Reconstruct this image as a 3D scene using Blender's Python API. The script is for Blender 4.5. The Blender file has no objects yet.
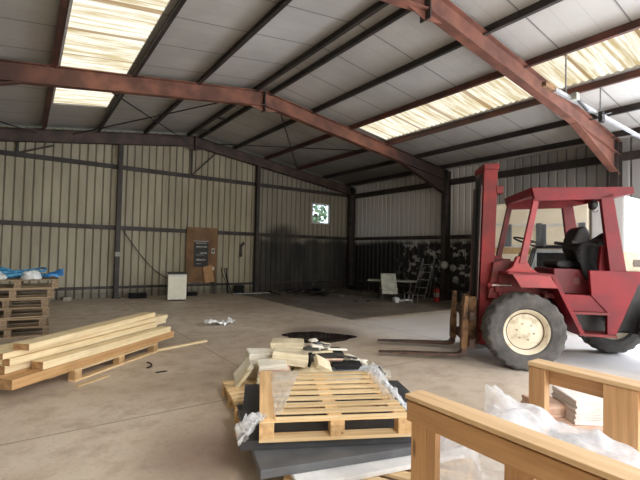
import bpy, bmesh, math, random
from mathutils import Vector, Matrix, noise
random.seed(7)
SC = bpy.context.scene
COL = SC.collection
PI = math.pi

# ------------------------------------------------------------------ helpers
class MB:
    """collects geometry and links it as ONE mesh object"""
    def __init__(s):
        s.v = []; s.f = []
    def add(s, vs, fs):
        o = len(s.v); s.v += [tuple(v) for v in vs]; s.f += [tuple(i + o for i in f) for f in fs]
        return s
    def box(s, a, b):
        (x0, y0, z0), (x1, y1, z1) = a, b
        x0, x1 = min(x0, x1), max(x0, x1); y0, y1 = min(y0, y1), max(y0, y1); z0, z1 = min(z0, z1), max(z0, z1)
        return s.add([(x0,y0,z0),(x1,y0,z0),(x1,y1,z0),(x0,y1,z0),(x0,y0,z1),(x1,y0,z1),(x1,y1,z1),(x0,y1,z1)],
                     [(0,3,2,1),(4,5,6,7),(0,1,5,4),(1,2,6,5),(2,3,7,6),(3,0,4,7)])
    def bar(s, p, q, w, h, up=(0,0,1)):
        """rectangular bar from p to q, w across, h along up, centred"""
        p, q = Vector(p), Vector(q); d = (q - p).normalized(); u = Vector(up)
        r = d.cross(u)
        if r.length < 1e-4: r = d.cross(Vector((1,0,0)))
        r.normalize(); u = r.cross(d).normalized()
        vs = []
        for c in (p, q):
            for (i, j) in ((-1,-1),(1,-1),(1,1),(-1,1)): vs.append(c + r*i*w/2 + u*j*h/2)
        return s.add(vs, [(0,1,2,3),(7,6,5,4),(0,4,5,1),(1,5,6,2),(2,6,7,3),(3,7,4,0)])
    def tube(s, pts, r, n=8, closed=False):
        pts = [Vector(p) for p in pts]; m = len(pts); vs = []; fs = []
        ref = Vector((0,0,1)); prev = None
        for i, p in enumerate(pts):
            if closed: d = pts[(i+1) % m] - pts[i-1]
            else: d = pts[min(i+1, m-1)] - pts[max(i-1, 0)]
            d.normalize()
            if prev is None:
                a = d.cross(ref)
                if a.length < .05: a = d.cross(Vector((1,0,0)))
            else:
                a = prev - d * prev.dot(d)
            a.normalize(); prev = a; b = d.cross(a)
            for k in range(n):
                t = 2*PI*k/n; vs.append(p + a*math.cos(t)*r + b*math.sin(t)*r)
        for i in range(m if closed else m-1):
            j = (i+1) % m
            for k in range(n):
                l = (k+1) % n; fs.append((i*n+k, i*n+l, j*n+l, j*n+k))
        if not closed:
            fs.append(tuple(range(n-1, -1, -1))); fs.append(tuple((m-1)*n+k for k in range(n)))
        return s.add(vs, fs)
    def prism(s, poly, a, b, axis='y'):
        """polygon in the plane across axis, extruded from a to b"""
        n = len(poly)
        def P(u, v, w):
            return {'y': (u, w, v), 'x': (w, u, v), 'z': (u, v, w)}[axis]
        vs = [P(u, v, a) for u, v in poly] + [P(u, v, b) for u, v in poly]
        fs = [tuple(range(n)), tuple(range(2*n-1, n-1, -1))] + [(i, n+i, n+(i+1) % n, (i+1) % n) for i in range(n)]
        return s.add(vs, fs)
    def lathe(s, prof, c, axis='y', n=48, mod=None, closed=True):
        """prof: list of (radius, along axis)"""
        m = len(prof); vs = []; fs = []
        for k in range(n):
            t = 2*PI*k/n
            for i, (r, h) in enumerate(prof):
                rr = mod(r, h, k, i) if mod else r
                a, b = rr*math.cos(t), rr*math.sin(t)
                v = {'y': (a, h, b), 'z': (a, b, h), 'x': (h, a, b)}[axis]
                vs.append((v[0]+c[0], v[1]+c[1], v[2]+c[2]))
        for k in range(n):
            l = (k+1) % n
            for i in range(m if closed else m-1):
                j = (i+1) % m
                fs.append((k*m+i, k*m+j, l*m+j, l*m+i))
        return s.add(vs, fs)
    def cyl(s, p, q, r, n=20):
        return s.tube([p, q], r, n)
    def layered(s, w, d, h, n, jit=.006, skew=(0,0), bow=0.0, seed=0):
        """a bundle of n sheets as one closed skin with ragged edges"""
        R = random.Random(seed); loops = []
        for i in range(n):
            z0, z1 = h*i/n, h*(i+.8)/n
            ox, oy = R.uniform(-jit, jit), R.uniform(-jit, jit)
            sx, sy = skew[0]*i/n, skew[1]*i/n
            for z in (z0, z1): loops.append((w/2, d/2, ox+sx, oy+sy, z))
            loops.append((w/2-.007, d/2-.007, ox+sx, oy+sy, z1)); loops.append((w/2-.007, d/2-.007, ox+sx, oy+sy, h*(i+1)/n))
        vs = []; K = 8
        ring = []
        for k in range(K): ring.append((-1+2*k/K, -1))
        for k in range(K): ring.append((1, -1+2*k/K))
        for k in range(K): ring.append((1-2*k/K, 1))
        for k in range(K): ring.append((-1, 1-2*k/K))
        m = len(ring); fs = []
        for (a, b, ox, oy, z) in loops:
            for (u, v) in ring: vs.append((u*a+ox, v*b+oy, z + bow*(1-u*u)))
        for i in range(len(loops)-1):
            for k in range(m): l = (k+1) % m; fs.append((i*m+k, i*m+l, (i+1)*m+l, (i+1)*m+k))
        # caps as strips
        for base, flip in ((0, True), ((len(loops)-1)*m, False)):
            for k in range(K):
                q = (base+k, base+k+1, base+(3*K-k-1), base+(3*K-k))
                fs.append(tuple(reversed(q)) if flip else q)
        # side-edge verts of the caps
        return s.add(vs, fs)
    def grid(s, fn, nu, nv, thick=0):
        vs = [fn(i/(nu-1), j/(nv-1)) for i in range(nu) for j in range(nv)]
        fs = [(i*nv+j, (i+1)*nv+j, (i+1)*nv+j+1, i*nv+j+1) for i in range(nu-1) for j in range(nv-1)]
        return s.add(vs, fs)
    def build(s, name, m, parent=None, smooth=False, bevel=0, solid=0, sub=0, loc=None, rot=None):
        me = bpy.data.meshes.new(name); me.from_pydata(s.v, [], s.f); me.update()
        bm = bmesh.new(); bm.from_mesh(me); bmesh.ops.recalc_face_normals(bm, faces=bm.faces[:]); bm.to_mesh(me); bm.free()
        o = bpy.data.objects.new(name, me); COL.objects.link(o)
        if m: me.materials.append(m)
        if parent: o.parent = parent
        if loc: o.location = loc
        if rot: o.rotation_euler = rot
        if smooth:
            for p in me.polygons: p.use_smooth = True
            if smooth != 'all':
                try: me.set_sharp_from_angle(angle=math.radians(40))
                except Exception: pass
        if solid:
            d = o.modifiers.new('solid', 'SOLIDIFY'); d.thickness = solid
        if sub:
            d = o.modifiers.new('sub', 'SUBSURF'); d.levels = sub; d.render_levels = sub
        if bevel:
            d = o.modifiers.new('bevel', 'BEVEL'); d.width = bevel; d.segments = 2; d.limit_method = 'ANGLE'
        return o

def tag(o, label, cat, group=None, kind=None):
    if label: o['label'] = label
    if cat: o['category'] = cat
    if group: o['group'] = group
    if kind: o['kind'] = kind
    return o
def struct(o):
    o['kind'] = 'structure'; return o
def thing(name, label, cat, loc=(0,0,0), rotz=0, group=None, rot=None):
    o = bpy.data.objects.new(name, None); COL.objects.link(o); o.empty_display_size = .1
    o.location = loc; o.rotation_euler = rot if rot else (0, 0, rotz)
    return tag(o, label, cat, group)
def dup(root, loc, rotz, label, group=None, rot=None):
    r = root.copy(); COL.objects.link(r); r.location = loc; r.rotation_euler = rot if rot else (0, 0, rotz)
    tag(r, label, None, group)
    for ch in list(root.children):
        c = ch.copy(); COL.objects.link(c); c.parent = r
        for g in list(ch.children):
            d = g.copy(); COL.objects.link(d); d.parent = c
    return r

# ------------------------------------------------------------------ materials
class NT:
    def __init__(s, name):
        s.m = bpy.data.materials.new(name); s.m.use_nodes = True
        s.t = s.m.node_tree; s.t.nodes.clear()
        s.out = s.n('ShaderNodeOutputMaterial')
    def n(s, ty, **kw):
        nd = s.t.nodes.new(ty)
        for k, v in kw.items(): setattr(nd, k, v)
        return nd
    def l(s, a, b): s.t.links.new(a, b)
    def set(s, sock, v):
        if isinstance(v, bpy.types.NodeSocket): s.l(v, sock)
        else: sock.default_value = v
    def math(s, op, a, b=0.0, c=None, clamp=False):
        nd = s.n('ShaderNodeMath', operation=op); nd.use_clamp = clamp
        s.set(nd.inputs[0], a); s.set(nd.inputs[1], b)
        if c is not None: s.set(nd.inputs[2], c)
        return nd.outputs[0]
    def smooth(s, x, a, b, lo=0.0, hi=1.0):
        nd = s.n('ShaderNodeMapRange', interpolation_type='SMOOTHSTEP')
        s.set(nd.inputs['Value'], x); s.set(nd.inputs['From Min'], a); s.set(nd.inputs['From Max'], b)
        s.set(nd.inputs['To Min'], lo); s.set(nd.inputs['To Max'], hi)
        return nd.outputs['Result']
    def coords(s, scale=(1,1,1), kind='Object'):
        tc = s.n('ShaderNodeTexCoord'); mp = s.n('ShaderNodeMapping')
        s.l(tc.outputs[kind], mp.inputs['Vector']); mp.inputs['Scale'].default_value = scale
        return mp.outputs['Vector']
    def xyz(s):
        tc = s.n('ShaderNodeTexCoord'); sp = s.n('ShaderNodeSeparateXYZ'); s.l(tc.outputs['Object'], sp.inputs[0])
        return sp.outputs
    def noise(s, vec, scale=5, detail=4, rough=.55):
        nd = s.n('ShaderNodeTexNoise'); s.l(vec, nd.inputs['Vector'])
        nd.inputs['Scale'].default_value = scale; nd.inputs['Detail'].default_value = detail; nd.inputs['Roughness'].default_value = rough
        return nd.outputs['Fac']
    def mix(s, f, a, b):
        nd = s.n('ShaderNodeMix', data_type='RGBA'); s.set(nd.inputs[0], f)
        for i, v in ((6, a), (7, b)):
            s.set(nd.inputs[i], v if isinstance(v, bpy.types.NodeSocket) else (*v, 1))
        return nd.outputs[2]
    def bsdf(s, col, rough=.6, metal=0.0, spec=.5, bump=None, bs=.3, bd=.01):
        b = s.n('ShaderNodeBsdfPrincipled')
        s.set(b.inputs['Base Color'], col if isinstance(col, bpy.types.NodeSocket) else (*col, 1))
        s.set(b.inputs['Roughness'], rough); s.set(b.inputs['Metallic'], metal)
        s.set(b.inputs['Specular IOR Level'], spec)
        if bump is not None:
            bn = s.n('ShaderNodeBump'); s.l(bump, bn.inputs['Height']); bn.inputs['Strength'].default_value = bs; bn.inputs['Distance'].default_value = bd
            s.l(bn.outputs[0], b.inputs['Normal'])
        s.l(b.outputs[0], s.out.inputs[0]); return b

def C(r, g, b):   # sRGB 0-255 -> linear
    f = lambda c: (c/255/12.92) if c/255 <= .04045 else ((c/255+.055)/1.055)**2.4
    return (f(r), f(g), f(b))
def M(name, a, b=None, rough=.6, scale=6, metal=0, spec=.5, stretch=(1,1,1), bump=.0, lo=.35, hi=.65):
    t = NT(name)
    b = b or tuple(x*.75 for x in a)
    f = t.noise(t.coords(stretch), scale, 5)
    col = t.mix(t.smooth(f, lo, hi), b, a)
    t.bsdf(col, rough, metal, spec, f if bump else None, bump or .1)
    return t.m
def wood(name, light, dark, axis='x', rough=.7, var=.18, knots=True):
    t = NT(name); st = {'x': (1.2, 26, 26), 'y': (26, 1.2, 26), 'z': (26, 26, 1.2)}[axis]
    v = t.coords(st); f = t.noise(v, 1.0, 5, .6)
    col = t.mix(t.smooth(f, .3, .7), dark, light)
    g = t.noise(t.coords((1,1,1)), 2.2, 3)
    col = t.mix(t.math('MULTIPLY', t.smooth(g, .45, .8), .35), col, tuple(x*.6 for x in dark))
    oi = t.n('ShaderNodeObjectInfo')
    hs = t.n('ShaderNodeHueSaturation'); t.l(col, hs.inputs['Color'])
    t.l(t.math('MULTIPLY_ADD', oi.outputs['Random'], var*2, 1-var), hs.inputs['Value'])
    if knots:
        vo = t.n('ShaderNodeTexVoronoi'); kv = t.coords({'x': (1.1,5,5), 'y': (5,1.1,5), 'z': (5,5,1.1)}[axis]); t.l(kv, vo.inputs['Vector']); vo.inputs['Scale'].default_value = 1.6
        k = t.smooth(vo.outputs['Distance'], .05, .11, .75, 0.0)
        col2 = t.mix(k, hs.outputs[0], tuple(x*.35 for x in dark))
    else: col2 = hs.outputs[0]
    t.bsdf(col2, rough, 0, .3, f, .25, .004)
    return t.m

m_steel_red = M('red_oxide_steel', C(128,84,70), C(96,64,55), .6, 2.2, spec=.4)
def mat_sooty_frame():
    t = NT('red_oxide_sooty'); X = t.xyz(); n = t.noise(t.coords(), 2.2, 5); n2 = t.noise(t.coords(), .9, 4)
    col = t.mix(t.smooth(n, .35, .65), C(92,60,50), C(132,86,68))
    x = t.math('ADD', X[0], t.math('MULTIPLY_ADD', n2, 1.6, -.8))
    col = t.mix(t.smooth(x, 3.9, 5.6, 0, .92), col, C(46,40,39))
    col = t.mix(t.smooth(x, -3.6, -5.4, 0, .75), col, C(70,52,48))
    t.bsdf(col, .6, 0, .4); return t.m
m_steel_soot = mat_sooty_frame()
m_steel_dark = M('sooted_steel', C(62,55,52), C(40,36,35), .6, 2.5)
m_steel_brown = M('brown_steel', C(86,66,58), C(58,48,45), .6, 2.5)
m_purlin = M('purlin_steel', C(58,52,50), C(38,35,34), .55, 1.5)
m_purlin_red = M('purlin_red', C(104,62,52), C(70,48,42), .6, 1.5)
m_white = M('white_paint', C(225,225,226), C(200,200,203), .45, 2)
m_galv = M('galvanised', C(170,172,176), C(130,132,136), .4, 8, metal=.6)
m_black = M('black_rubber', C(30,30,31), C(20,20,21), .7, 9)
m_blackm = M('black_metal', C(34,33,34), C(20,20,21), .5, 6)

def mat_sheet_wall(name, axis, soot):
    t = NT(name); X = t.xyz()
    n1 = t.noise(t.coords((1,1,.25)), 1.6, 6); n2 = t.noise(t.coords((1,1,1)), .8, 5, .6); n3 = t.noise(t.coords((3,3,.4)), 3, 4)
    col = t.mix(t.smooth(n1, .3, .7), C(150,143,124), C(170,163,143))
    col = t.mix(t.math('MULTIPLY', t.smooth(n3, .55, .8), .35), col, C(110,100,80))
    if axis == 'x':
        col = t.mix(t.smooth(X[0], -5.1, -4.9, 0, .55), col, C(112,110,106))
        # soot of the old fire: from the second post to the corner, below the middle rail
        z = t.math('ADD', X[2], t.math('MULTIPLY_ADD', n2, -1.1, .55))
        a = t.math('MULTIPLY', t.smooth(z, 1.95, 2.3, 1, 0), t.smooth(t.math('ADD', X[0], t.math('MULTIPLY', n2, .25)), -4.95, -4.6))
        # a plume above the rail
        dx = t.math('SUBTRACT', X[0], -3.75); dz = t.math('SUBTRACT', X[2], 2.2)
        rr = t.math('SQRT', t.math('ADD', t.math('MULTIPLY', dx, dx), t.math('MULTIPLY', t.math('MULTIPLY', dz, dz), 2.2)))
        pl = t.smooth(t.math('ADD', rr, t.math('MULTIPLY_ADD', n2, .8, -.4)), .35, 1.0, .9, 0)
        a = t.math('MAXIMUM', a, pl)
        a = t.math('MULTIPLY', a, t.smooth(n1, .25, .75, 1.0, .8))
    else:
        z = t.math('ADD', X[2], t.math('MULTIPLY_ADD', n2, -.5, .25))
        a = t.math('MULTIPLY', t.smooth(z, 1.95, 2.2, 1, 0), t.smooth(X[1], -8.5, -7.0))
        col = t.mix(.75, col, C(208,208,208))
        col = t.mix(t.smooth(X[1], -6.0, -8.0, 0, .6), col, C(92,92,94))
        # patches where the soot has been knocked off
        v = t.noise(t.coords((1,2.2,2.6)), 1.5, 3, .6)
        near = t.math('MULTIPLY', t.smooth(X[1], -2.6, -3.6), t.smooth(X[2], .4, .9))
        a = t.math('MULTIPLY', a, t.math('SUBTRACT', 1, t.math('MULTIPLY', near, t.smooth(v, .52, .60, 0, .7))))
    col = t.mix(a, col, C(36,35,36))
    col = t.mix(t.smooth(t.math('ADD', X[2], t.math('MULTIPLY_ADD', n2, -.3, .15)), .12, .38, .6, 0), col, C(58,52,46))
    gv = X[1] if axis == 'x' else X[0]
    col = t.mix(t.smooth(gv, .006, .03, 0, .5), col, C(50,46,40))  # grooves darkened in the colour, for dirt and for recess shade
    t.bsdf(col, .55, 0, .35)
    return t.m
m_wall_gable = mat_sheet_wall('gable_sheeting', 'x', True)
m_wall_right = mat_sheet_wall('side_sheeting', 'y', True)
m_wall_plain = M('plain_sheeting', C(170,162,140), C(146,138,116), .6, 1.5)

def mat_roof():
    t = NT('roof_lining'); X = t.xyz()
    n = t.noise(t.coords(), .7, 5); n2 = t.noise(t.coords((.5,4,1)), 2, 4)
    col = t.mix(t.smooth(n, .3, .7), C(172,170,166), C(190,188,184))
    fr = t.math('FRACT', t.math('DIVIDE', t.math('ADD', X[1], 40.0), 1.07))
    line = t.math('LESS_THAN', fr, .022)
    fr2 = t.math('FRACT', t.math('DIVIDE', t.math('ADD', X[1], 40.0), .357))
    l2 = t.math('MULTIPLY', t.math('LESS_THAN', fr2, .05), .13)
    col = t.mix(t.math('MAXIMUM', t.math('MULTIPLY', line, .75), l2), col, C(60,58,56))
    # smoke staining towards the burnt corner
    d = t.math('SQRT', t.math('ADD', t.math('POWER', t.math('ABSOLUTE', X[0]), 2), t.math('MULTIPLY', t.math('POWER', t.math('ABSOLUTE', X[1]), 2), .55)))
    s = t.smooth(t.math('ADD', d, t.math('MULTIPLY_ADD', n, 2.4, -1.2)), 1.0, 6.5, .72, 0)
    col = t.mix(s, col, C(70,68,67))
    t.bsdf(col, t.math('MULTIPLY_ADD', n2, .16, .26), 0, .55)
    return t.m
m_roof = mat_roof()

def mat_skylight():
    t = NT('rooflight_sheet'); X = t.xyz()
    n = t.noise(t.coords((.3,6,1)), 2.3, 5, .65); n2 = t.noise(t.coords((.8,1,1)), 1.3, 4)
    w = t.math('SINE', t.math('MULTIPLY', X[1], 2*PI/.15))
    col = t.mix(t.smooth(n, .34, .62), C(130,116,86), C(172,170,158))
    col = t.mix(t.math('MULTIPLY', t.smooth(n2, .5, .75), .5), col, C(138,124,90))
    col = t.mix(t.math('MULTIPLY', t.smooth(w, .3, 1), .25), col, C(120,108,82))
    fr = t.math('FRACT', t.math('DIVIDE', t.math('ADD', X[1], 40.0), 1.07))
    col = t.mix(t.math('MULTIPLY', t.math('LESS_THAN', fr, .07), .75), col, C(96,72,42))
    e = t.n('ShaderNodeEmission'); t.l(col, e.inputs[0]); e.inputs[1].default_value = SKY_E
    t.l(e.outputs[0], t.out.inputs[0]); return t.m
SKY_E = 1.75
m_sky = mat_skylight()

def mat_floor():
    t = NT('concrete_floor'); X = t.xyz(); v = t.coords()
    n = t.noise(v, .45, 6, .6); n2 = t.noise(v, 3.2, 6, .65); n3 = t.noise(v, 26, 4, .7); n4 = t.noise(v, 1.1, 5, .6)
    col = t.mix(t.smooth(n, .3, .7), C(186,170,152), C(212,199,184))
    col = t.mix(t.math('MULTIPLY', t.smooth(n2, .42, .72), .6), col, C(156,136,115))
    col = t.mix(t.math('MULTIPLY', t.smooth(n3, .5, .8), .4), col, C(112,98,88))
    col = t.mix(t.math('MULTIPLY', t.smooth(n4, .56, .74), .3), col, C(206,198,188))
    # pool of daylight from the side door, painted in as paler floor
    tr = t.math('MULTIPLY', t.smooth(X[0], -7.5, -5.0), t.smooth(X[1], -6.9, -7.6))
    col = t.mix(t.math('MULTIPLY', tr, .75), col, C(226,223,224))
    # joints
    for ax, p in ((1,-10.33),(1,-13.8),(0,-9.8),(0,-13.4),(0,-5.85),(1,-6.95),(1,-3.4)):
        d = t.math('ABSOLUTE', t.math('SUBTRACT', X[ax], p))
        d = t.math('ADD', d, t.math('MULTIPLY_ADD', n2, .03, -.015))
        col = t.mix(t.smooth(d, .004, .014, .6, 0), col, C(92,78,68))
    # burnt slab
    wob = t.math('MULTIPLY_ADD', n2, .3, -.15)
    a = t.math('MULTIPLY', t.smooth(t.math('ADD', X[0], wob), -5.9, -5.78), t.smooth(t.math('ADD', X[1], wob), -7.02, -6.85))
    col = t.mix(t.math('MULTIPLY', a, t.smooth(n4, .2, .8, .88, .62)), col, C(62,58,56))
    # reddish spill near the boards
    dx = t.math('SUBTRACT', X[0], -11.0); dy = t.math('SUBTRACT', X[1], -11.35)
    r = t.math('SQRT', t.math('ADD', t.math('MULTIPLY', dx, dx), t.math('MULTIPLY', dy, dy)))
    col = t.mix(t.smooth(t.math('ADD', r, t.math('MULTIPLY_ADD', n2, 1.0, -.5)), .1, .75, .55, 0), col, C(112,78,68))
    # dark drag stain leading to the puddle
    dx = t.math('SUBTRACT', X[0], -7.4); dy = t.math('SUBTRACT', X[1], -7.9)
    r = t.math('SQRT', t.math('ADD', t.math('MULTIPLY', dx, dx), t.math('MULTIPLY', dy, dy)))
    col = t.mix(t.smooth(t.math('ADD', r, t.math('MULTIPLY_ADD', n2, .8, -.4)), .45, 1.0, .6, 0), col, C(86,70,62))
    t.bsdf(col, t.math('MULTIPLY_ADD', n2, .25, .4), 0, .45, n3, .15, .004)
    return t.m
m_floor = mat_floor()

# ------------------------------------------------------------------ hall dimensions
S, HE, HR = 7.51, 4.59, 5.64            # half span, eaves and ridge of the purlin plane
YF = -21.46                             # front gable
def zr(x): return HE + (HR-HE)*(1-abs(x+S)/S)
RS = (HR-HE)/S

# floor
struct(MB().box((-15.3, YF-.3, -.15), (.3, .3, 0)).build('floor', m_floor))

# corrugated walls
def corr(length, pitch, rib, depth):
    """profile points (s, offset): wide pans with a narrow groove"""
    pts = [(0, 0)]; s = 0
    while s < length - 1e-6:
        e = min(s + pitch, length)
        for q, o in ((pitch-rib-.03, 0), (pitch-rib, 1), (pitch-.03, 1), (pitch, 0)):
            if s + q <= length + 1e-6: pts.append((s+q, o*depth))
        s += pitch
    if pts[-1][0] < length: pts.append((length, 0))
    return pts
def wall_gable():
    mb = MB(); pts = corr(15.02, .225, .032, .035)
    hx0, hx1, hz0, hz1 = -2.27, -1.40, 2.86, 3.66
    vs = []; fs = []
    for s, o in pts:
        x = .01 - s
        z = zr(x) + .05
        for zz in (0, hz0, hz1, z): vs.append((x, o, zz))
    for i in range(len(pts)-1):
        xm = .01 - (pts[i][0]+pts[i+1][0])/2
        for k in range(3):
            if k == 1 and hx0 < xm < hx1: continue
            a = i*4+k; fs.append((a, a+1, a+5, a+4))
    mb.add(vs, fs)
    return mb.build('wall_back', m_wall_gable, solid=.006)
struct(wall_gable())
def wall_side(name, x, y0, y1, sgn, mat, holes=()):
    mb = MB(); pts = corr(abs(y1-y0), .25, .05, .035); vs = []; fs = []
    for s, o in pts:
        y = y0 - s
        for zz in (0, 3.9, HE+.1): vs.append((x + sgn*o, y, zz))
    for i in range(len(pts)-1):
        ym = y0 - (pts[i][0]+pts[i+1][0])/2
        for k in range(2):
            if k == 0 and any(a < ym < b for a, b in holes): continue
            a = i*3+k; fs.append((a, a+1, a+4, a+3))
    mb.add(vs, fs)
    return struct(mb.build(name, mat, solid=.006))
wall_side('wall_right', 0, 0, YF, 1, m_wall_right, holes=[(-17.2, -12.4)])
wall_side('wall_left', -15.02, 0, YF, -1, m_wall_plain)
mbf = MB()
mbf.prism([(-15.02,0),(-12.2,0),(-12.2,4.2),(-2.8,4.2),(-2.8,0),(0,0),(0,zr(0)+.05),(-S,zr(-S)+.05),(-15.02,zr(-15.02)+.05)], YF, YF-.08)
struct(mbf.build('wall_front', m_wall_plain))

# roof lining with the two rooflight strips left open
def slab(mb, x0, x1, y0, y1, lift=.06, th=.05):
    za, zb = zr(x0)+lift, zr(x1)+lift
    mb.add([(x0,y0,za),(x1,y0,zb),(x1,y1,zb),(x0,y1,za),(x0,y0,za+th),(x1,y0,zb+th),(x1,y1,zb+th),(x0,y1,za+th)],
           [(0,1,2,3),(7,6,5,4),(0,4,5,1),(1,5,6,2),(2,6,7,3),(3,7,4,0)])
SRX = (-3.27, -4.55); SLX = (-11.80, -10.62)
mb = MB()
slab(mb, .1, SRX[0], .1, YF-.1); slab(mb, SRX[1], -S, .1, YF-.1); slab(mb, SRX[0], SRX[1], .1, -5.42)
slab(mb, -S, SLX[1], .1, YF-.1); slab(mb, SLX[0], -15.12, .1, YF-.1); slab(mb, SLX[1], SLX[0], .1, -2.5)
struct(mb.build('ceiling', m_roof))
def rooflight(name, x0, x1, y0, y1):
    mb = MB(); n = int((y0-y1)/.0375); vs = []; fs = []
    for i in range(n+1):
        y = y0 + (y1-y0)*i/n; c = .018*math.sin(2*PI*y/.15)
        vs += [(x0, y, zr(x0)+.085+c), (x1, y, zr(x1)+.085+c)]
    for i in range(n): fs.append((2*i, 2*i+1, 2*i+3, 2*i+2))
    mb.add(vs, fs); return struct(mb.build(name, m_sky, smooth=True))
rooflight('window_2', SRX[0]+.02, SRX[1]-.02, -5.40, YF-.1)
rooflight('window_3', SLX[1]+.02, SLX[0]-.02, -2.48, YF-.1)

# ------------------------------------------------------------------ small gable window
m_frame = M('window_frame_white', C(205,206,208), C(180,182,186), .5)
def glass(name, tint=(1,1,1), rough=.03, tr=.9):
    t = NT(name); a = t.n('ShaderNodeBsdfTransparent'); a.inputs[0].default_value = (*tint, 1)
    g = t.n('ShaderNodeBsdfGlossy'); g.inputs['Roughness'].default_value = rough
    mx = t.n('ShaderNodeMixShader'); mx.inputs[0].default_value = 1-tr
    t.l(a.outputs[0], mx.inputs[1]); t.l(g.outputs[0], mx.inputs[2]); t.l(mx.outputs[0], t.out.inputs[0]); return t.m
m_glass = glass('window_glass')
w = struct(MB().box((-2.27,-.012,2.86),(-1.40,-.004,3.66)).build('window_1', m_glass))
mb = MB(); mb.box((-2.32,-.03,2.81),(-2.26,.03,3.71)); mb.box((-1.41,-.03,2.81),(-1.35,.03,3.71)); mb.box((-2.32,-.03,3.65),(-1.35,.03,3.71)); mb.box((-2.32,-.03,2.81),(-1.35,.03,2.87))
mb.build('window_frame', m_frame, w)
# outside: ground, and a tree seen through the window
struct(MB().box((-40,.4,-.3),(30,60,-.16)).build('ground', M('grass_ground', C(96,112,66), C(70,84,50), .9, 2)))
m_leaf = M('leaf_green', C(150,178,140), C(104,136,104), .8, 8)
tr_ = thing('tree', 'green leafy tree outside, seen through the small window', 'tree', (6.3, 12, 0))
R = random.Random(3); lm = MB()
for i in range(150):
    a = Vector((R.gauss(0,1),R.gauss(0,1),R.gauss(0,1))).normalized()*R.uniform(.6,1.0); c = Vector((a.x*1.1, a.y*1.1, 4.75+a.z*1.0))
    q = Vector((R.uniform(-1,1),R.uniform(-1,1),R.uniform(-1,1))).normalized(); b = q.cross(a).normalized()
    q *= .2; b *= .15
    lm.add([c-q, c-b, c+q, c+b], [(0,1,2,3)])
lm.build('foliage', m_leaf, tr_)
MB().tube([(0,0,-.2),(.05,0,1.5),(0,.05,3.2),(0,0,4.6)], .16, 8).build('trunk', M('bark', C(92,76,60)), tr_, smooth=True)

# ------------------------------------------------------------------ steelwork
def ibeam(p, q, depth, width, tf=.018, tw=.012, down=(0,0,-1)):
    """I section between p and q; p and q on the top face"""
    mb = MB(); p, q = Vector(p), Vector(q); d = (q-p).normalized(); r = d.cross(Vector(down)).normalized(); dn = d.cross(r).normalized()
    if dn.dot(Vector(down)) < 0: dn = -dn
    prof = [(-width/2,0),(width/2,0),(width/2,tf),(tw/2,tf),(tw/2,depth-tf),(width/2,depth-tf),(width/2,depth),(-width/2,depth),(-width/2,depth-tf),(-tw/2,depth-tf),(-tw/2,tf),(-width/2,tf)]
    vs = [c + r*a + dn*b for c in (p, q) for a, b in prof]; n = len(prof)
    fs = [(i, (i+1)%n, n+(i+1)%n, n+i) for i in range(n)] + [(0,1,2,11),(3,4,9,10),(5,6,7,8),(n,n+1,n+2,n+11),(n+3,n+4,n+9,n+10),(n+5,n+6,n+7,n+8)]
    fs += [(2,3,10,11),(4,5,8,9),(n+2,n+3,n+10,n+11),(n+4,n+5,n+8,n+9)]
    mb.add(vs, fs); return mb
def frame(y, label, mat, matc, depth=.36, width=.17, hn=True):
    t = thing('portal_frame', label, 'steel frame', (-S, y, 0), 0, 'portal frames of the hall')
    top = lambda x: zr(x-S) - .06
    ibeam((0,0,top(0)), (7.33,0,top(7.33)), depth, width).build('rafter', mat, t)
    ibeam((0,0,top(0)), (-7.33,0,top(-7.33)), depth, width).build('rafter', mat, t)
    for sg in (1, -1):
        ibeam((sg*7.41,0,0), (sg*7.41,0,top(7.41)), .3, width, down=(-sg,0,0)).build('column', matc, t)
        if hn:
          h = MB(); zt_, zb_ = top(7.26)-.3, top(7.26)-.86
          h.prism([(sg*7.26, zb_), (sg*7.26, zt_), (sg*4.9, top(4.9)-depth+.02)], -.006, .006)
          h.bar((sg*7.26, 0, zb_), (sg*4.9, 0, top(4.9)-depth-.004), width, .016)
          h.build('haunch', mat, t)
        MB().box((sg*7.42-.2, -.13, 0), (sg*7.42+.1 if sg<0 else sg*7.42+.08, .13, .02)).build('base_plate', m_steel_dark, t)
    a = MB(); a.box((-.012,-width/2-.012, top(0)-.5), (.012, width/2+.012, top(0)-.0)); a.build('apex_plate', m_steel_dark, t)
    b = MB(); b.prism([(-.4, top(.4)-depth), (0, top(0)-.5), (.4, top(.4)-depth), (0, top(0)-depth+.02)], -.008, .008); b.build('apex_haunch', mat, t)
    return t
frame(-.22, 'dark brown steel portal frame standing against the corrugated gable wall', m_steel_brown, m_steel_dark, hn=False)
frame(-5.365, 'rust-red steel portal frame crossing the middle of the hall in front of the gable', m_steel_soot, m_steel_dark)
frame(-10.49, 'nearest rust-red steel portal frame, its rafter passing over the forklift', m_steel_red, m_steel_dark)

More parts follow.
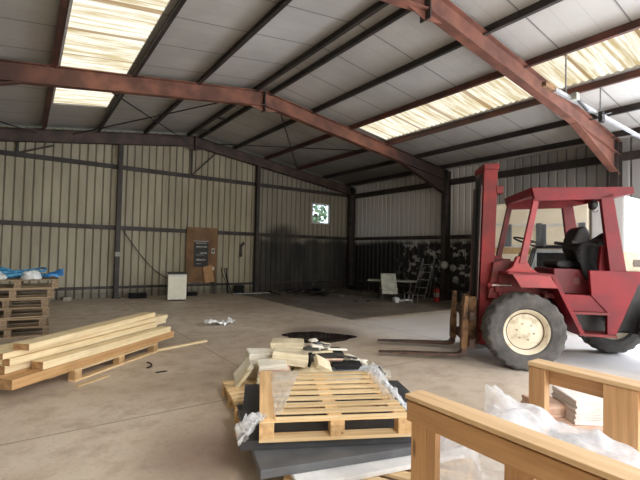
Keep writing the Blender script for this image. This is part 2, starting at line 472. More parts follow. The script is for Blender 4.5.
# purlins: one continuous member each
def zed(x, y0=0, y1=YF, h=.16):
    mb = MB(); sg = 1 if x > -S else -1
    z = zr(x)
    mb.box((x-.012, y0, z-h/2), (x+.012, y1, z+h/2-.02)); mb.box((x-.06, y0, z-h/2-.008), (x+.012, y1, z-h/2+.008)); mb.box((x-.012, y0, z+h/2-.028), (x+.06, y1, z+h/2-.012))
    return mb
PUR = [(-7.72,'dark roof purlin on the left side of the ridge pair',m_purlin), (-7.30,'dark roof purlin on the right side of the ridge pair',m_purlin),
       (-6.0,'dark roof purlin next right of the ridge pair',m_purlin), (-4.66,'brown roof purlin along the upper edge of the right rooflight',m_purlin_red),
       (-3.17,'brown roof purlin along the lower edge of the right rooflight',m_purlin_red), (-1.80,'dark roof purlin midway between right rooflight and right eaves',m_purlin),
       (-.52,'dark roof purlin nearest the right eaves',m_purlin), (-9.15,'dark roof purlin between the ridge pair and the left rooflight',m_purlin),
       (-10.5,'brown roof purlin along the right edge of the left rooflight',m_purlin), (-11.9,'reddish roof purlin along the left edge of the left rooflight',m_purlin_red),
       (-13.3,'dark roof purlin left of the left rooflight',m_purlin)]
for x, lab, mm in PUR:
    tag(zed(x, -.02, YF+.02).build('roof_purlin', mm), lab, 'roof beam', 'roof purlins')
# ties between the two ridge purlins
for k, y in enumerate((-1.2,-2.7,-4.2)):
    tag(MB().box((-7.70,y-.03,5.55),(-7.32,y+.03,5.60)).build('purlin_tie', m_purlin), ('short steel tie joining the ridge purlins, nearest the gable','short steel tie joining the ridge purlins, middle of three','short steel tie joining the ridge purlins, nearest the red frame')[k], 'steel tie', 'ridge purlin ties')
# roof bracing rods in the end bay
def rod(x0,y0,x1,y1,lab,r=.018,dz=-.2):
    tag(MB().cyl((x0,y0,zr(x0)+dz),(x1,y1,zr(x1)+dz),r,8).build('bracing_rod', m_purlin), lab, 'bracing rod', 'roof bracing rods')
rod(-8.0,-5.2,-11.2,-.4,'thin roof bracing rod rising right, between ridge and left rooflight')
rod(-11.2,-5.2,-8.0,-.4,'thin roof bracing rod falling right, between left rooflight and ridge')
rod(-12.1,-5.2,-14.9,-2.2,'thin roof bracing rod at the far left beyond the left rooflight, rising')
rod(-14.9,-4.4,-12.1,-.4,'thin roof bracing rod at the far left beyond the left rooflight, falling')
rod(-6.9,-5.1,-3.3,-.4,'thin roof bracing rod right of the ridge, running down to the gable')
rod(-6.9,-.5,-3.3,-4.9,'thin roof bracing rod right of the ridge, running flat towards the red frame')

# sheeting rails on the walls
def rail(a, b, lab, mm=m_steel_dark, w=.07, h=.13):
    tag(MB().bar(a, b, w, h).build('sheeting_rail', mm), lab, 'wall rail', 'sheeting rails')
rail((-14.98,-.06,2.23),(-.05,-.06,2.23),'dark horizontal rail at mid height along the gable wall')
rail((-14.98,-.06,4.18),(-.05,-.06,4.18),'dark horizontal rail along the gable wall above the small window')
rail((-14.98,-.06,.33),(-.05,-.06,.33),'dark horizontal rail near the floor along the gable wall',m_steel_dark,.07,.08)
rail((-.06,-.12,2.23),(-.06,-12.3,2.23),'dark horizontal rail at mid height along the sooted right wall')
rail((-.06,-.12,.33),(-.06,-12.3,.33),'dark horizontal rail near the floor along the sooted right wall',m_steel_dark,.07,.08)
rail((-.07,-.12,4.17),(-.07,YF+.1,4.17),'dark eaves rail along the top of the right wall',m_steel_dark,.1,.2)
for x, lab in ((-9.86,'dark steel gable post left of the brown notice board'), (-4.99,'dark steel gable post at the left edge of the soot')):
    t = thing('gable_post', lab, 'steel post', (x, -.2, 0), 0, 'gable posts')
    ibeam((0,-.08,0),(0,-.08,zr(x)-.42),.16,.13,down=(0,1,0)).build('post', m_steel_dark, t)
    MB().box((-.11,-.12,0),(.11,.12,.02)).build('base_plate', m_steel_dark, t)
for x0, lab in ((-12.5,'short upright strut above the top rail at far left'), (-7.55,'short upright strut above the top rail below the gable ridge')):
    t = thing('wall_strut', lab, 'steel strut', (x0, -.09, 4.2), 0, 'gable struts')
    zt = zr(x0)-4.2-.4
    MB().bar((0,0,0),(0,0,zt),.05,.05).build('upright', m_steel_dark, t)
    MB().bar((.03,0,.03),(.85,0,zt-.03+ (0.06 if x0<-9 else -.1)),.045,.045).build('diagonal', m_steel_dark, t)

# junction box on the post, cable on the gable
tag(MB().box((-9.95,-.36,1.32),(-9.80,-.29,1.46)).build('junction_box', M('grey_plastic', C(170,168,160))), 'small pale electrical box on the left gable post', 'junction box')
pts = []
for i in range(25):
    u = i/24; pts.append((-9.7+1.75*u, -.11, 2.15 - 1.62*math.sin(u*PI*.5)**1.0 + .25*max(0,u-.75)*4*(u-.75)*1.5))
tag(MB().tube(pts, .014, 6).build('cable', m_black, smooth=True), 'dark cable hanging in a curve on the gable wall', 'cable')

# ------------------------------------------------------------------ camera and light
f_px = 410.28
cam = bpy.data.cameras.new('camera'); co = bpy.data.objects.new('camera', cam); COL.objects.link(co)
Rv = Vector((0.81203258,-0.58319426,0.02208022)); Uv = Vector((-0.03492983,-0.01080036,0.99933141)); Fv = Vector((0.58256587,0.81226092,0.02914112))
mt = Matrix((Rv, Uv, -Fv)).transposed().to_4x4(); mt.translation = Vector((-12.23,-14.501,1.6)); co.matrix_world = mt
cam.sensor_width = 36; cam.lens = f_px/640*36; cam.clip_start = .05; SC.camera = co
wd = bpy.data.worlds.new('world'); SC.world = wd; wd.use_nodes = True
nt = wd.node_tree; bg = nt.nodes['Background']; sky = nt.nodes.new('ShaderNodeTexSky')
sky.sky_type = 'NISHITA'; sky.sun_elevation = math.radians(38); sky.sun_rotation = math.radians(200); sky.sun_disc = False
mixn = nt.nodes.new('ShaderNodeMix'); mixn.data_type = 'RGBA'; mixn.inputs[0].default_value = .75
nt.links.new(sky.outputs[0], mixn.inputs[6]); mixn.inputs[7].default_value = (.95, 1.0, 1.08, 1); nt.links.new(mixn.outputs[2], bg.inputs[0])
bg.inputs[1].default_value = .6
def area(name, loc, rot, sx, sy, e, col):
    l = bpy.data.lights.new(name, 'AREA'); l.shape = 'RECTANGLE'; l.size = sx; l.size_y = sy; l.energy = e; l.color = col
    o = bpy.data.objects.new(name, l); COL.objects.link(o); o.location = loc; o.rotation_euler = rot; return o
# daylight through the two open doorways
area('daylight_front_door', (-7.5, YF-.5, 2.1), (PI/2, 0, 0), 9.2, 4.0, 290, (.97, .98, 1.0))
area('daylight_side_door', (.45, -14.8, 1.95), (PI/2, 0, PI/2), 4.6, 3.7, 820, (.86, .92, 1.0))
# added fill lamps under the rooflight strips, behind the camera
for nm_, xc in (('fill_lamp_right', (SRX[0]+SRX[1])/2), ('fill_lamp_left', (SLX[0]+SLX[1])/2)):
    area(nm_, (xc, -18.6, zr(xc)-.02), (0, -math.atan(RS) if xc > -S else math.atan(RS), 0), 1.15, 4.8, 430, (1, .98, .94))
vs_ = SC.view_settings; vs_.view_transform = 'Standard'; vs_.look = 'None'; vs_.gamma = 1; vs_.exposure = .85; vs_.use_curve_mapping = False
SC.cycles.use_denoising = True
SC.cycles.max_bounces = 10; SC.cycles.diffuse_bounces = 6; SC.cycles.transparent_max_bounces = 12
# ------------------------------------------------------------------ forklift
m_red = M('forklift_red', C(126,22,34), C(102,22,31), .5, 2.5, spec=.35)
m_redd = M('forklift_red_worn', C(124,36,38), C(90,34,34), .6, 4)
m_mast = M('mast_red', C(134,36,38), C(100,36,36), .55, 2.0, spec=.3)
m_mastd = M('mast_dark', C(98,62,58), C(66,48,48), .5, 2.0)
m_tyre = M('tyre_rubber', C(92,90,88), C(64,62,61), .85, 5, lo=.3, hi=.7)
m_rim = M('rim_cream', C(214,204,182), C(178,164,138), .5, 7, lo=.3, hi=.5)
m_rust = M('rusty_steel', C(132,98,66), C(80,58,44), .75, 9, lo=.35, hi=.6)
m_rustd = M('rust_dark', C(92,70,56), C(66,50,42), .8)
m_forkm = M('fork_steel', C(92,66,54), C(60,46,40), .6, 7)
m_cream = M('hood_cream', C(214,202,180), C(196,182,158), .5, 3)
m_vinyl = M('seat_vinyl', C(22,21,23), C(14,13,15), .55, 5)
m_chrome = M('chrome', C(170,150,146), C(130,110,106), .35, 4, metal=.8)
m_cloth = M('black_cloth', C(26,26,29), C(14,14,16), .95, 14, bump=.2)
FKROT = math.atan2(.678, -.735)
fk = thing('forklift', 'large red rough-terrain forklift with cream wheel rims and open cab', 'forklift', (-5.92,-10.82,0), FKROT)
def wheel(x, y, r, w, out):
    """tyre > rim > hub; out = +1 when the outer face looks to +y"""
    prof = []
    for a, b in ((.56,-.40),(.62,-.47),(.78,-.5),(.90,-.49),(.955,-.46),(.985,-.40),(1,-.28),(1,-.12),(1,.0),(1,.12),(1,.28),(.985,.40),(.955,.46),(.90,.49),(.78,.5),(.62,.47),(.56,.40),(.55,0)):
        prof.append((r*a, w*b))
    N = 132
    def mod(rr, h, k, i):
        if rr < r*.93: return rr
        side = 0 if h < 0 else 3
        ph = (k + side + int(abs(h)/w*5)) % 6
        return rr if ph < 3 else rr - .014
    t = MB().lathe(prof, (0,0,0), 'y', N, mod).build('tyre', m_tyre, fk, loc=(x,y,r))
    s = out; R_ = r*.57
    rp = [(R_,-.36),(R_+.012,.40),(R_-.0,.43),(R_-.02,.40),(R_-.035,.30),(R_-.07,.22),(R_-.10,.235),(.13,.27),(.10,.30),(.06,.31),(.001,.31),(.001,-.2),(R_-.05,-.25)]
    rim = MB().lathe([(a, b*w*s) for a, b in rp], (0,0,0), 'y', 48).build('rim', m_rim, t, smooth=True)
    hb = MB()
    for k in range(6):
        a = 2*PI*k/6+.2; c = (math.cos(a)*.115, 0, math.sin(a)*.115)
        hb.tube([(c[0], s*w*.24, c[2]), (c[0], s*w*.32, c[2])], .014, 6)
    rb = hb.build('wheel_nuts', M('nut_steel', C(176,164,140), C(150,138,114), .6), t)
    MB().lathe([(R_-.058,.228),(R_-.072,.228),(R_-.072,.205),(R_-.058,.205)] if False else [(R_-.052,w*s*.262),(R_-.064,w*s*.258),(R_-.064,w*s*.20),(R_-.052,w*s*.20)], (0,0,0), 'y', 48).build('rim_groove', m_rustd, t)
    return t
wheel(-.04, .76, .545, .38, 1); wheel(-.04, -.76, .545, .38, -1)
wheel(-2.20, .72, .535, .34, 1); wheel(-1.93, -.62, .535, .34, -1)
MB().bar((-.04,-.58,.545),(-.04,.58,.545),.16,.18).build('axle', m_blackm, fk)
MB().bar((-1.93,-.45,.535),(-2.2,.6,.535),.14,.16).build('axle', m_blackm, fk)
# chassis and underbody
ch = MB(); ch.box((-2.75,.22,.50),(.22,.36,.86)); ch.box((-2.75,-.36,.50),(.22,-.22,.86)); ch.box((-2.75,-.22,.52),(-2.55,.22,.86)); ch.box((-1.2,-.22,.5),(-.9,.22,.8)); ch.box((.05,-.36,.5),(.2,.36,1.0))
ch.build('chassis', m_blackm, fk)
un = MB(); un.prism([(-2.6,.62),(-1.55,.54),(-1.35,.9),(-1.75,1.30),(-2.7,1.34)], -.48, .48); un.build('engine_bay', m_blackm, fk)
# fenders over the front wheels
def fender(sg):
    y0, y1 = sg*.44, sg*.87
    m = MB()
    m.prism([(.20,1.345),(-.33,1.335),(-.39,1.31),(-.80,.54),(-.87,.54),(-.44,1.345),(-.37,1.365),(.20,1.375)], y0, y1)
    return m.build('fender', m_red, fk, bevel=.004)
fender(1); fender(-1)
for sg in (1,-1):
    MB().prism([(.14,1.345),(-.36,1.335),(-.47,1.165),(.02,1.165)], sg*.877, sg*.86).build('fender_skirt', M('skirt_red', C(152,34,42), C(128,32,38), .4), fk)
    MB().prism([(.20,1.0),(.20,1.30),(-.30,1.32),(-.72,.55),(-.6,.5)], sg*.36, sg*.44).build('inner_panel', m_redd, fk)
# bodywork sides between the wheels
for sg in (1,-1):
    side = MB()
    side.prism([(-.62,1.07),(-1.10,1.06),(-1.30,.83),(-.76,.83)], sg*.60, sg*.66); side.prism([(-1.06,1.06),(-1.03,1.42),(-1.95,1.42),(-1.95,1.30),(-1.74,1.24),(-1.41,.50),(-1.29,.50),(-1.29,.83)], sg*.62, sg*.68)
    side.build('side_panel', m_red, fk, bevel=.004)
    MB().prism([(-.70,.83),(-1.30,.83),(-1.30,.795),(-.72,.795)], sg*.40, sg*.72).build('step', m_redd, fk)
    MB().prism([(-.84,.53),(-1.40,.52),(-1.40,.485),(-.86,.495)], sg*.38, sg*.74).build('step', m_redd, fk)
    MB().prism([(-.70,.82),(-1.32,.82),(-1.40,.5),(-.86,.5)], sg*.36, sg*.40).build('step_well', m_blackm, fk)
MB().box((-1.3,-.6,1.00),(-.40,.6,1.06)).build('cab_floor', m_redd, fk)
MB().prism([(-.64,1.06),(-.64,1.43),(-1.34,1.43),(-1.34,1.06)], -.38, .38).build('seat_box', M('seat_box_red', C(126,36,48), C(98,32,40), .55, 4), fk, bevel=.01)
pl = MB(); pl.box((-1.04,.384,1.2),(-.94,.39,1.30)); pl.build('data_plate', M('plate_grey', C(128,84,84), C(112,70,72)), fk)
# cover behind the seat, engine hood
MB().prism([(-1.26,1.40),(-1.31,1.78),(-1.60,1.78),(-1.60,1.40)], .18, .50).build('tank_cover', m_red, fk, bevel=.012)
MB().prism([(-1.26,1.40),(-1.31,1.78),(-1.60,1.78),(-1.60,1.40)], -.50, -.18).build('tank_cover', m_red, fk, bevel=.012)
MB().prism([(-1.60,1.40),(-1.60,1.71),(-2.55,1.66),(-2.78,1.52),(-2.80,1.40)], -.52, .52).build('engine_hood', m_cream, fk, bevel=.03)
em = MB()
R = random.Random(4)
pr_ = [(-1.77,1.59),(-1.86,1.59),(-1.88,1.53),(-1.86,1.485),(-1.77,1.485),(-1.755,1.54)]
em.prism(pr_, .521, .527); em.build('maker_plate', M('emblem_grey', C(120,112,104), C(90,84,78), .6, 40), fk)
MB().prism([(-2.62,.62),(-2.62,1.40),(-2.95,1.40),(-3.02,1.2),(-3.02,.7),(-2.9,.62)], -.6, .6).build('counterweight', m_red, fk, bevel=.03)
# front scuttle and cowl
MB().prism([(.26,1.50),(.02,1.56),(-.04,1.38),(.05,.95),(.34,.95)], -.42, .40).build('scuttle', m_redd, fk, bevel=.008)
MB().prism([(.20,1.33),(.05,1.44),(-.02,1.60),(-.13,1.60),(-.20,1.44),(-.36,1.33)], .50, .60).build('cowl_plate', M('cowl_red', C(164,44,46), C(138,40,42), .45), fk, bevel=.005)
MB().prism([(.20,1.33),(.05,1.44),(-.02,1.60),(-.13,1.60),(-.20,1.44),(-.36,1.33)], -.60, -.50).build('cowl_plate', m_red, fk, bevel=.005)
MB().box((-.16,-.5,1.46),(-.04,.5,1.52)).build('dash_panel', m_redd, fk)
# overhead guard
g = MB(); g.prism([(-.20,2.62),(-1.70,2.635),(-1.72,2.54),(-1.50,2.50),(-1.25,2.455),(-.25,2.42)], .56, .63); g.build('guard_side', m_red, fk, bevel=.006)
g = MB(); g.prism([(-.20,2.62),(-1.70,2.635),(-1.72,2.54),(-1.25,2.455),(-.25,2.42)], -.63, -.56); g.build('guard_side', m_red, fk, bevel=.006)
MB().box((-.30,-.56,2.50),(-.20,.56,2.62)).build('guard_front', m_red, fk)
MB().box((-1.72,-.56,2.53),(-1.62,.56,2.63)).build('guard_rear', m_red, fk)
MB().prism([(-.26,2.60),(-1.68,2.61),(-1.68,2.635),(-.22,2.63)], -.56, .56).build('guard_roof', m_redd, fk)
for sg in (1,-1):
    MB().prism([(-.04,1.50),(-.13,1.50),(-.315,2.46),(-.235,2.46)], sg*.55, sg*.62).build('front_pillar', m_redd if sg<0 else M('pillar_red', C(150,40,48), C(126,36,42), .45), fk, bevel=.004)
    MB().prism([(-1.22,2.50),(-1.40,2.54),(-1.60,1.40),(-1.36,1.40)], sg*.56, sg*.63).build('rear_pillar', m_red, fk, bevel=.004)
# lamp under the guard
lp = MB(); lp.lathe([(.001,-.05),(.045,-.05),(.07,-.02),(.072,.03),(.06,.05),(.001,.05)], (-1.17,.52,2.38), 'x', 20, closed=False); lo_ = lp.build('work_lamp', m_blackm, fk, smooth=True)
MB().tube([(-1.17,.52,2.45),(-1.17,.52,2.52)], .012).build('lamp_bracket', m_blackm, lo_)
MB().tube([(-1.20+.04*math.cos(a), .52, 2.31+.035*math.sin(a)) for a in [PI+ i*PI/8 for i in range(9)]], .006, 6).build('lamp_handle', m_blackm, lo_)
# steering
sw = MB(); c = Vector((-.37,.05,1.83)); ax = Vector((-.33,0,.94)).normalized(); u = Vector((0,1,0)); v = ax.cross(u)
sw.tube([c + (u*math.cos(a)+v*math.sin(a))*.225 for a in [2*PI*i/32 for i in range(32)]], .014, 8, closed=True)
st = sw.build('steering_wheel', m_black, fk, smooth=True)
sp = MB()
for k in range(3): a = 2*PI*k/3; sp.tube([c - ax*.03, c + (u*math.cos(a)+v*math.sin(a))*.22], .009, 6)
sp.lathe([(.001,0),(.04,0),(.04,.05),(.001,.05)], c - ax*.05, 'z', 16, closed=False); sp.build('spokes', m_black, st)
MB().tube([c - ax*.04, Vector((-.12,.05,1.40))], .032, 10).build('steering_column', m_blackm, fk, smooth=True)
for k, yy in enumerate((.17,.24,.31)):
    MB().tube([(-.30,yy,1.42),(-.38,yy,1.70),(-.40,yy,1.74)], .010, 6).build('control_lever', m_blackm, fk)
# seat
se = MB(); se.prism([(-.78,1.43),(-.72,1.48),(-.76,1.56),(-.95,1.56),(-1.34,1.54),(-1.36,1.43)], -.26, .26); sc_ = se.build('seat_cushion', m_vinyl, fk, bevel=.03)
sb = MB(); sb.prism([(-1.10,1.54),(-1.02,1.72),(-1.04,1.88),(-1.10,2.02),(-1.16,2.08),(-1.25,2.09),(-1.31,2.0),(-1.32,1.54)], -.19, .19); sb.build('seat_backrest', m_vinyl, fk, bevel=.04)
for sg in (1,-1): MB().bar((-1.30,sg*.285,1.80),(-.95,sg*.285,1.84),.05,.05).build('armrest', m_vinyl, fk, bevel=.01)
# mast: leaning back a touch towards the cab
for sg in (1,-1):
    a, b = sg*.17, sg*.28
    m = MB(); m.add([(x, y, z) for z, o in ((.22,0),(3.0,-.07)) for x, y in ((.245+o,a),(.45+o,a),(.45+o,b),(.245+o,b))], [(0,3,2,1),(4,5,6,7),(0,1,5,4),(1,2,6,5),(2,3,7,6),(3,0,4,7)])
    m.build('mast_channel', m_mast if sg > 0 else m_mastd, fk, bevel=.006)  # far channel gets a darker tone that stands for its shade
    m = MB(); m.add([(x, y, z) for z, o in ((.20,0),(2.90,-.06)) for x, y in ((.33+o,sg*.07),(.465+o,sg*.07),(.465+o,sg*.165),(.33+o,sg*.165))], [(0,3,2,1),(4,5,6,7),(0,1,5,4),(1,2,6,5),(2,3,7,6),(3,0,4,7)])
    m.build('inner_mast', m_blackm, fk)
    m = MB(); m.add([(x, y, z) for z, o in ((.9,0),(2.72,-.05)) for x, y in ((.452+o,sg*.19),(.468+o,sg*.19),(.468+o,sg*.26),(.452+o,sg*.26))], [(0,3,2,1),(4,5,6,7),(0,1,5,4),(1,2,6,5),(2,3,7,6),(3,0,4,7)])
    m.build('mast_rail', m_mastd, fk)
    MB().cyl((.29,sg*.10,.6),(.25,sg*.10,2.6),.035,12).build('lift_cylinder', m_blackm, fk, smooth=True)
    MB().box((.31,sg*.03-.02,.6),(.33,sg*.03+.02,2.85)).build('lift_chain', m_black, fk)
    tc = MB().cyl((.30,sg*.43,1.15),(.02,sg*.43,1.16),.03,12).build('tilt_cylinder', m_chrome, fk, smooth=True)
    MB().cyl((.36,sg*.43,1.15),(.30,sg*.43,1.15),.045,12).build('cylinder_end', m_mast, tc, smooth=True)
MB().box((.16,-.30,2.96),(.39,.30,3.05)).build('mast_crosshead', m_mast, fk, bevel=.01)
MB().box((.09,-.29,2.58),(.20,.29,2.70)).build('mast_crossmember', m_mast, fk, bevel=.01)
MB().box((.17,-.45,1.05),(.25,.45,1.20)).build('mast_crossmember', m_mast, fk, bevel=.01)
MB().box((.15,-.45,.25),(.46,.45,.42)).build('mast_foot', m_mast, fk, bevel=.01)
# carriage and forks
ca = MB(); ca.box((.56,-.56,.62),(.645,.56,.74)); ca.box((.56,-.56,.22),(.645,.56,.34)); ca.box((.56,-.2,.30),(.64,-.12,.66)); ca.box((.56,.12,.30),(.64,.2,.66))
ca.build('fork_carriage', m_forkm, fk, bevel=.006)
for sg in (1,-1):
    MB().prism([(.47,.25),(.47,.95),(.58,.95),(.62,.74),(.62,.25)], sg*.20, sg*.24).build('carriage_plate', m_rust, fk)
def fork(y):
    m = MB(); m.prism([(.655,.97),(.69,.97),(.735,.40),(.735,.155),(.76,.11),(.84,.095),(1.5,.085),(1.99,.068),(1.99,.055),(.78,.045),(.70,.06),(.665,.11),(.655,.4)], y-.06, y+.06)
    k = m.build('fork', m_forkm, fk, bevel=.004)
    sh = MB(); sh.prism([(.648,.975),(.697,.975),(.742,.40),(.742,.18),(.648,.18)], y-.063, y+.063); sh.build('fork_shank', m_rust, k)
    return k
fork(.42); fork(-.42)
MB().tube([(.60,.30,.70),(.62,.28,.9),(.66,.1,.98),(.64,-.1,.95),(.60,-.3,.80)], .018, 8).build('hydraulic_hose', m_black, fk, smooth=True)

# the rear half sits a little closer to the front axle
def squeeze(o):
    for c in o.children:
        if c.name.startswith('tyre'): continue
        if c.type == 'MESH' and not c.get('sq'):
            for v in c.data.vertices:
                if v.co.x < -.4: v.co.x = -.4 + (v.co.x + .4)*.91
        squeeze(c)
squeeze(fk)
# black coat thrown over the seat
def coat():
    R = random.Random(11); mb = MB(); nu, nv = 26, 22
    def fn(a, b):
        # a: from the seat back towards the tank cover, b: over and down the near side
        x = -.90 - .58*a; s = b
        top = 1.72 + .24*a + .03*math.sin(a*8)
        low = 1.52 - .30*math.sin(min(1, a/.62)*PI*.5)*(1 if a < .62 else 1-(a-.62)*1.6) + .06*math.sin(a*17)
        if s < .3: y = -.02 + s*1.42; z = top + .03*math.sin(s*9)
        else:
            u = (s-.3)/.7; y = .41 + .05*u; z = top + (low-top)*u
        n = noise.noise(Vector((a*4, b*4, 1.3))); m = noise.noise(Vector((a*9, b*9, 7)))
        return (x + .02*m, y + .04*n + .03*m + .035*math.sin(a*16), z + .04*n + .02*m)
    mb.grid(fn, nu, nv)
    o = mb.build('coat', m_cloth, smooth='all', solid=.03, sub=1)
    o.location = (-5.92,-10.82,0); o.rotation_euler = (0,0,FKROT)
    return tag(o, 'black coat thrown over the seat of the red forklift', 'coat')
coat()

# ------------------------------------------------------------------ caravan and white box unit behind the forklift
m_palegrey = M('pale_grey_board', C(176,178,168), C(150,152,142), .6)
m_cv = M('caravan_cream', C(244,237,220), C(232,224,204), .45, 1.4)
m_cvg = M('caravan_window', C(112,116,122), C(84,88,94), .25, 2.5, spec=.6)
m_cvw = M('window_trim_white', C(226,226,224), C(206,206,204), .4)
m_cvd = M('window_dark', C(44,46,50), C(30,31,34), .3)
m_tan = M('stripe_tan', C(196,170,128), C(180,152,112), .5)
cv = thing('caravan', 'tall cream caravan with grey windows parked along the right wall behind the forklift', 'caravan', (-2.3,-10.66,0))
b = MB(); b.prism([(0,.42),(0,2.85),(.08,2.95),(1.75,2.98),(1.85,2.85),(1.85,.42)], 0, 2.42, 'y'); b.build('body', m_cv, cv, bevel=.03)
def cwin(y0, y1, z0, z1):
    o = MB().box((-.03,y0,z0),(.0,y1,z1)).build('window', m_blind, cv, bevel=.012)
    for ya, yb in ((y0-.13,y0),(y1,y1+.10)): MB().box((-.045,ya,z0-.04),(0,yb,z1+.04)).build('window_jamb', m_cvg, o, bevel=.012)
    MB().box((-.05,y0+.01,z1-.01),(-.0,y1-.01,z1+.045)).build('blind_rail', m_cvw, o)
    return o
m_blind = M('window_blind', C(240,233,214), C(226,218,196), .4, 2)
cwin(.18,.88,1.88,2.33); cwin(1.11,1.72,1.88,2.36); cwin(1.93,2.33,1.88,2.39)
MB().box((-.04,.40,1.80),(0,1.12,1.87)).build('vent_strip', m_cvd, cv)
o = MB().box((-.02,.36,1.30),(0,1.13,1.76)).build('service_hatch', m_cvd, cv)
fr = MB(); fr.box((-.05,.30,1.70),(0,1.20,1.78)); fr.box((-.05,.30,1.25),(0,1.20,1.31)); fr.box((-.05,.30,1.25),(0,.37,1.78)); fr.box((-.05,1.10,1.25),(0,1.20,1.78)); fr.build('hatch_frame', M('hatch_grey', C(176,182,184), C(156,162,166), .4), o)
MB().box((-.025,1.25,1.82),(0,2.40,1.88)).build('trim_strip', m_cvw, cv)
MB().box((-.015,1.25,1.66),(0,2.40,1.82)).build('stripe', m_tan, cv)
for yy in (.55,1.85):
    MB().lathe([(.2,-.1),(.3,-.1),(.33,-.06),(.33,.06),(.3,.1),(.2,.1)], (.15,yy,.33), 'x', 32).build('wheel', m_black, cv, smooth=True)
    MB().lathe([(.2,-.1),(.2,.1),(.1,.07),(.1,-.1)], (.15,yy,.33), 'x', 32).build('wheel_rim', m_galv, cv)
MB().box((.1,.1,.33),(1.75,2.3,.44)).build('underframe', m_blackm, cv)
for yy in (.25,2.2): MB().box((.3,yy-.05,0),(.4,yy+.05,.35)).build('support_leg', m_blackm, cv)
bx = thing('box_unit', 'tall plain white box unit standing right of the cream caravan', 'cold store', (-2.3,-11.33,0))
m_bxw = M('box_unit_white', C(206,208,210), C(196,198,202), .4, 1.5)
MB().box((0,.0,.1),(1.6,.62,2.90)).build('body', m_bxw, bx, bevel=.02)
MB().box((-.012,.03,.2),(0,.59,2.82)).build('side_panel', m_bxw, bx)
MB().box((0.03,.03,0),(1.57,.59,.1)).build('plinth', m_blackm, bx)

# ------------------------------------------------------------------ hanging conduit near the third bay
hc = thing('hanging_conduit', 'long white conduit hung on thin rods under the right rooflight', 'conduit', (-5.35,-11.2,4.42))
MB().bar((0,0,0.02),(5.15,0,-.06),.055,.06).build('conduit', M('conduit_grey', C(168,170,174), C(150,152,156), .5), hc)
MB().bar((-.06,0,0.02),(.30,.0,.01),.07,.075).build('end_sleeve', m_rust, hc)
for x in (.72, 2.18): MB().cyl((x,0,.04),(x,0,zr(-5.35+x)-.06-4.42),.014,8).build('hanger_rod', m_galv, hc)
MB().box((.85,-.12,-.04),(.97,-.02,.08)).build('junction_box', m_palegrey, hc)
MB().tube([(1.0,-.06,.02),(1.45,-.06,-.1)], .025, 8).build('elbow_pipe', m_blackm, hc)
MB().box((2.0,-.10,-.20),(2.12,-.03,.0)).build('switch_box', m_blackm, hc)
MB().tube([(1.95,-.10,-.1),(2.3,-.14,.02)], .012, 6).build('pull_lever', m_blackm, hc)

# ------------------------------------------------------------------ along the gable wall
fg = thing('fridge', 'small white fridge standing in front of the gable wall', 'fridge', (-8.33,-1.42,0), math.radians(-14))
MB().box((-.27,-.26,.03),(.27,.28,.83)).build('cabinet', M('fridge_grey', C(176,172,164), C(150,146,138), .5), fg, bevel=.01)
dr = MB().box((-.27,-.31,.05),(.27,-.265,.80)).build('door', M('fridge_white', C(232,228,214), C(226,222,206), .4), fg, bevel=.008)
MB().box((-.22,-.325,.755),(.22,-.305,.785)).build('door_handle', m_white, dr)
MB().box((-.285,-.32,.83),(.285,.29,.865)).build('top', m_blackm, fg)
for a in (-.22,.22): MB().cyl((a,-.22,0),(a,-.22,.03),.02,8).build('foot', m_blackm, fg)
m_ply = M('plywood_brown', C(132,100,70), C(104,78,54), .75, 2.5)
nb = thing('notice_board', 'tall brown plywood board standing against the gable wall beside the fridge', 'board', (-7.12,-.17,0))
MB().box((-.56,-.018,.42),(.56,.018,2.37)).build('panel', m_ply, nb)
for x in (-.5,.5): MB().box((x-.04,-.02+.04,0),(x+.04,.07,2.3)).build('batten', m_steel_dark, nb)
# poster with pale lines of print (illegible in the photograph)
m_pb = M('poster_black', C(26,26,28), C(18,18,20), .5)
po = thing('poster', 'black poster with rows of pale lettering pinned on the brown board', 'poster', (-7.15,-.195,1.45))
MB().box((-.26,-.004,-.47),(.26,.004,.47)).build('sheet', m_pb, po)
R = random.Random(5); m_print = M('print_white', C(200,198,192))
for z, h, x0, x1 in ((.37,.035,-.2,.2),(.24,.05,-.18,.2),(.02,.06,-.05,.2),(-.05,.02,-.19,.12),(-.22,.07,-.17,.03),(-.22,.05,.06,.17),(-.36,.02,-.15,.0)):
    x = x0; ln = MB()
    while x < x1:
        wd_ = R.uniform(.02,.045); ln.box((x,-.0065,z-h/2*R.uniform(.6,1)),(min(x+wd_,x1),-.0042,z+h/2*R.uniform(.6,1))); x += wd_+.012
    ln.build('lettering_line', m_print, po)
MB().box((-.26,-.006,.42),(.26,-.0042,.46)).build('border_strip', M('print_grey', C(168,160,150)), po)
s = MB().box((-.06,-.012,-.10),(.06,.012,.10)).build('switch_box', M('switch_grey', C(190,188,178), C(160,158,148)), None); s.location = (-6.72,-.20,1.55)
tag(s, 'small pale switch box on the brown board right of the poster', 'switch'); c_ = MB().box((-.025,-.02,-.05),(.025,-.011,.05)).build('switch_cover', m_blackm, s)
cb = MB().box((-.17,-.012,-.30),(.17,.012,.30)).build('cardboard_sheet', M('card_tan', C(186,146,106), C(170,130,92), .8)); cb.location = (-6.88,-.24,.72); cb.rotation_euler = (.05,-.2,0)
tag(cb, 'tan cardboard sheet hanging askew on the brown board below the poster', 'cardboard')
sb = MB().box((-.05,-.02,-.06),(.05,.02,.06)).build('socket', M('socket_white', C(214,210,200))); sb.location = (-6.72,-.22,.92)
tag(sb, 'little white wall socket on the brown board beside the cardboard sheet', 'socket')
hs = MB()
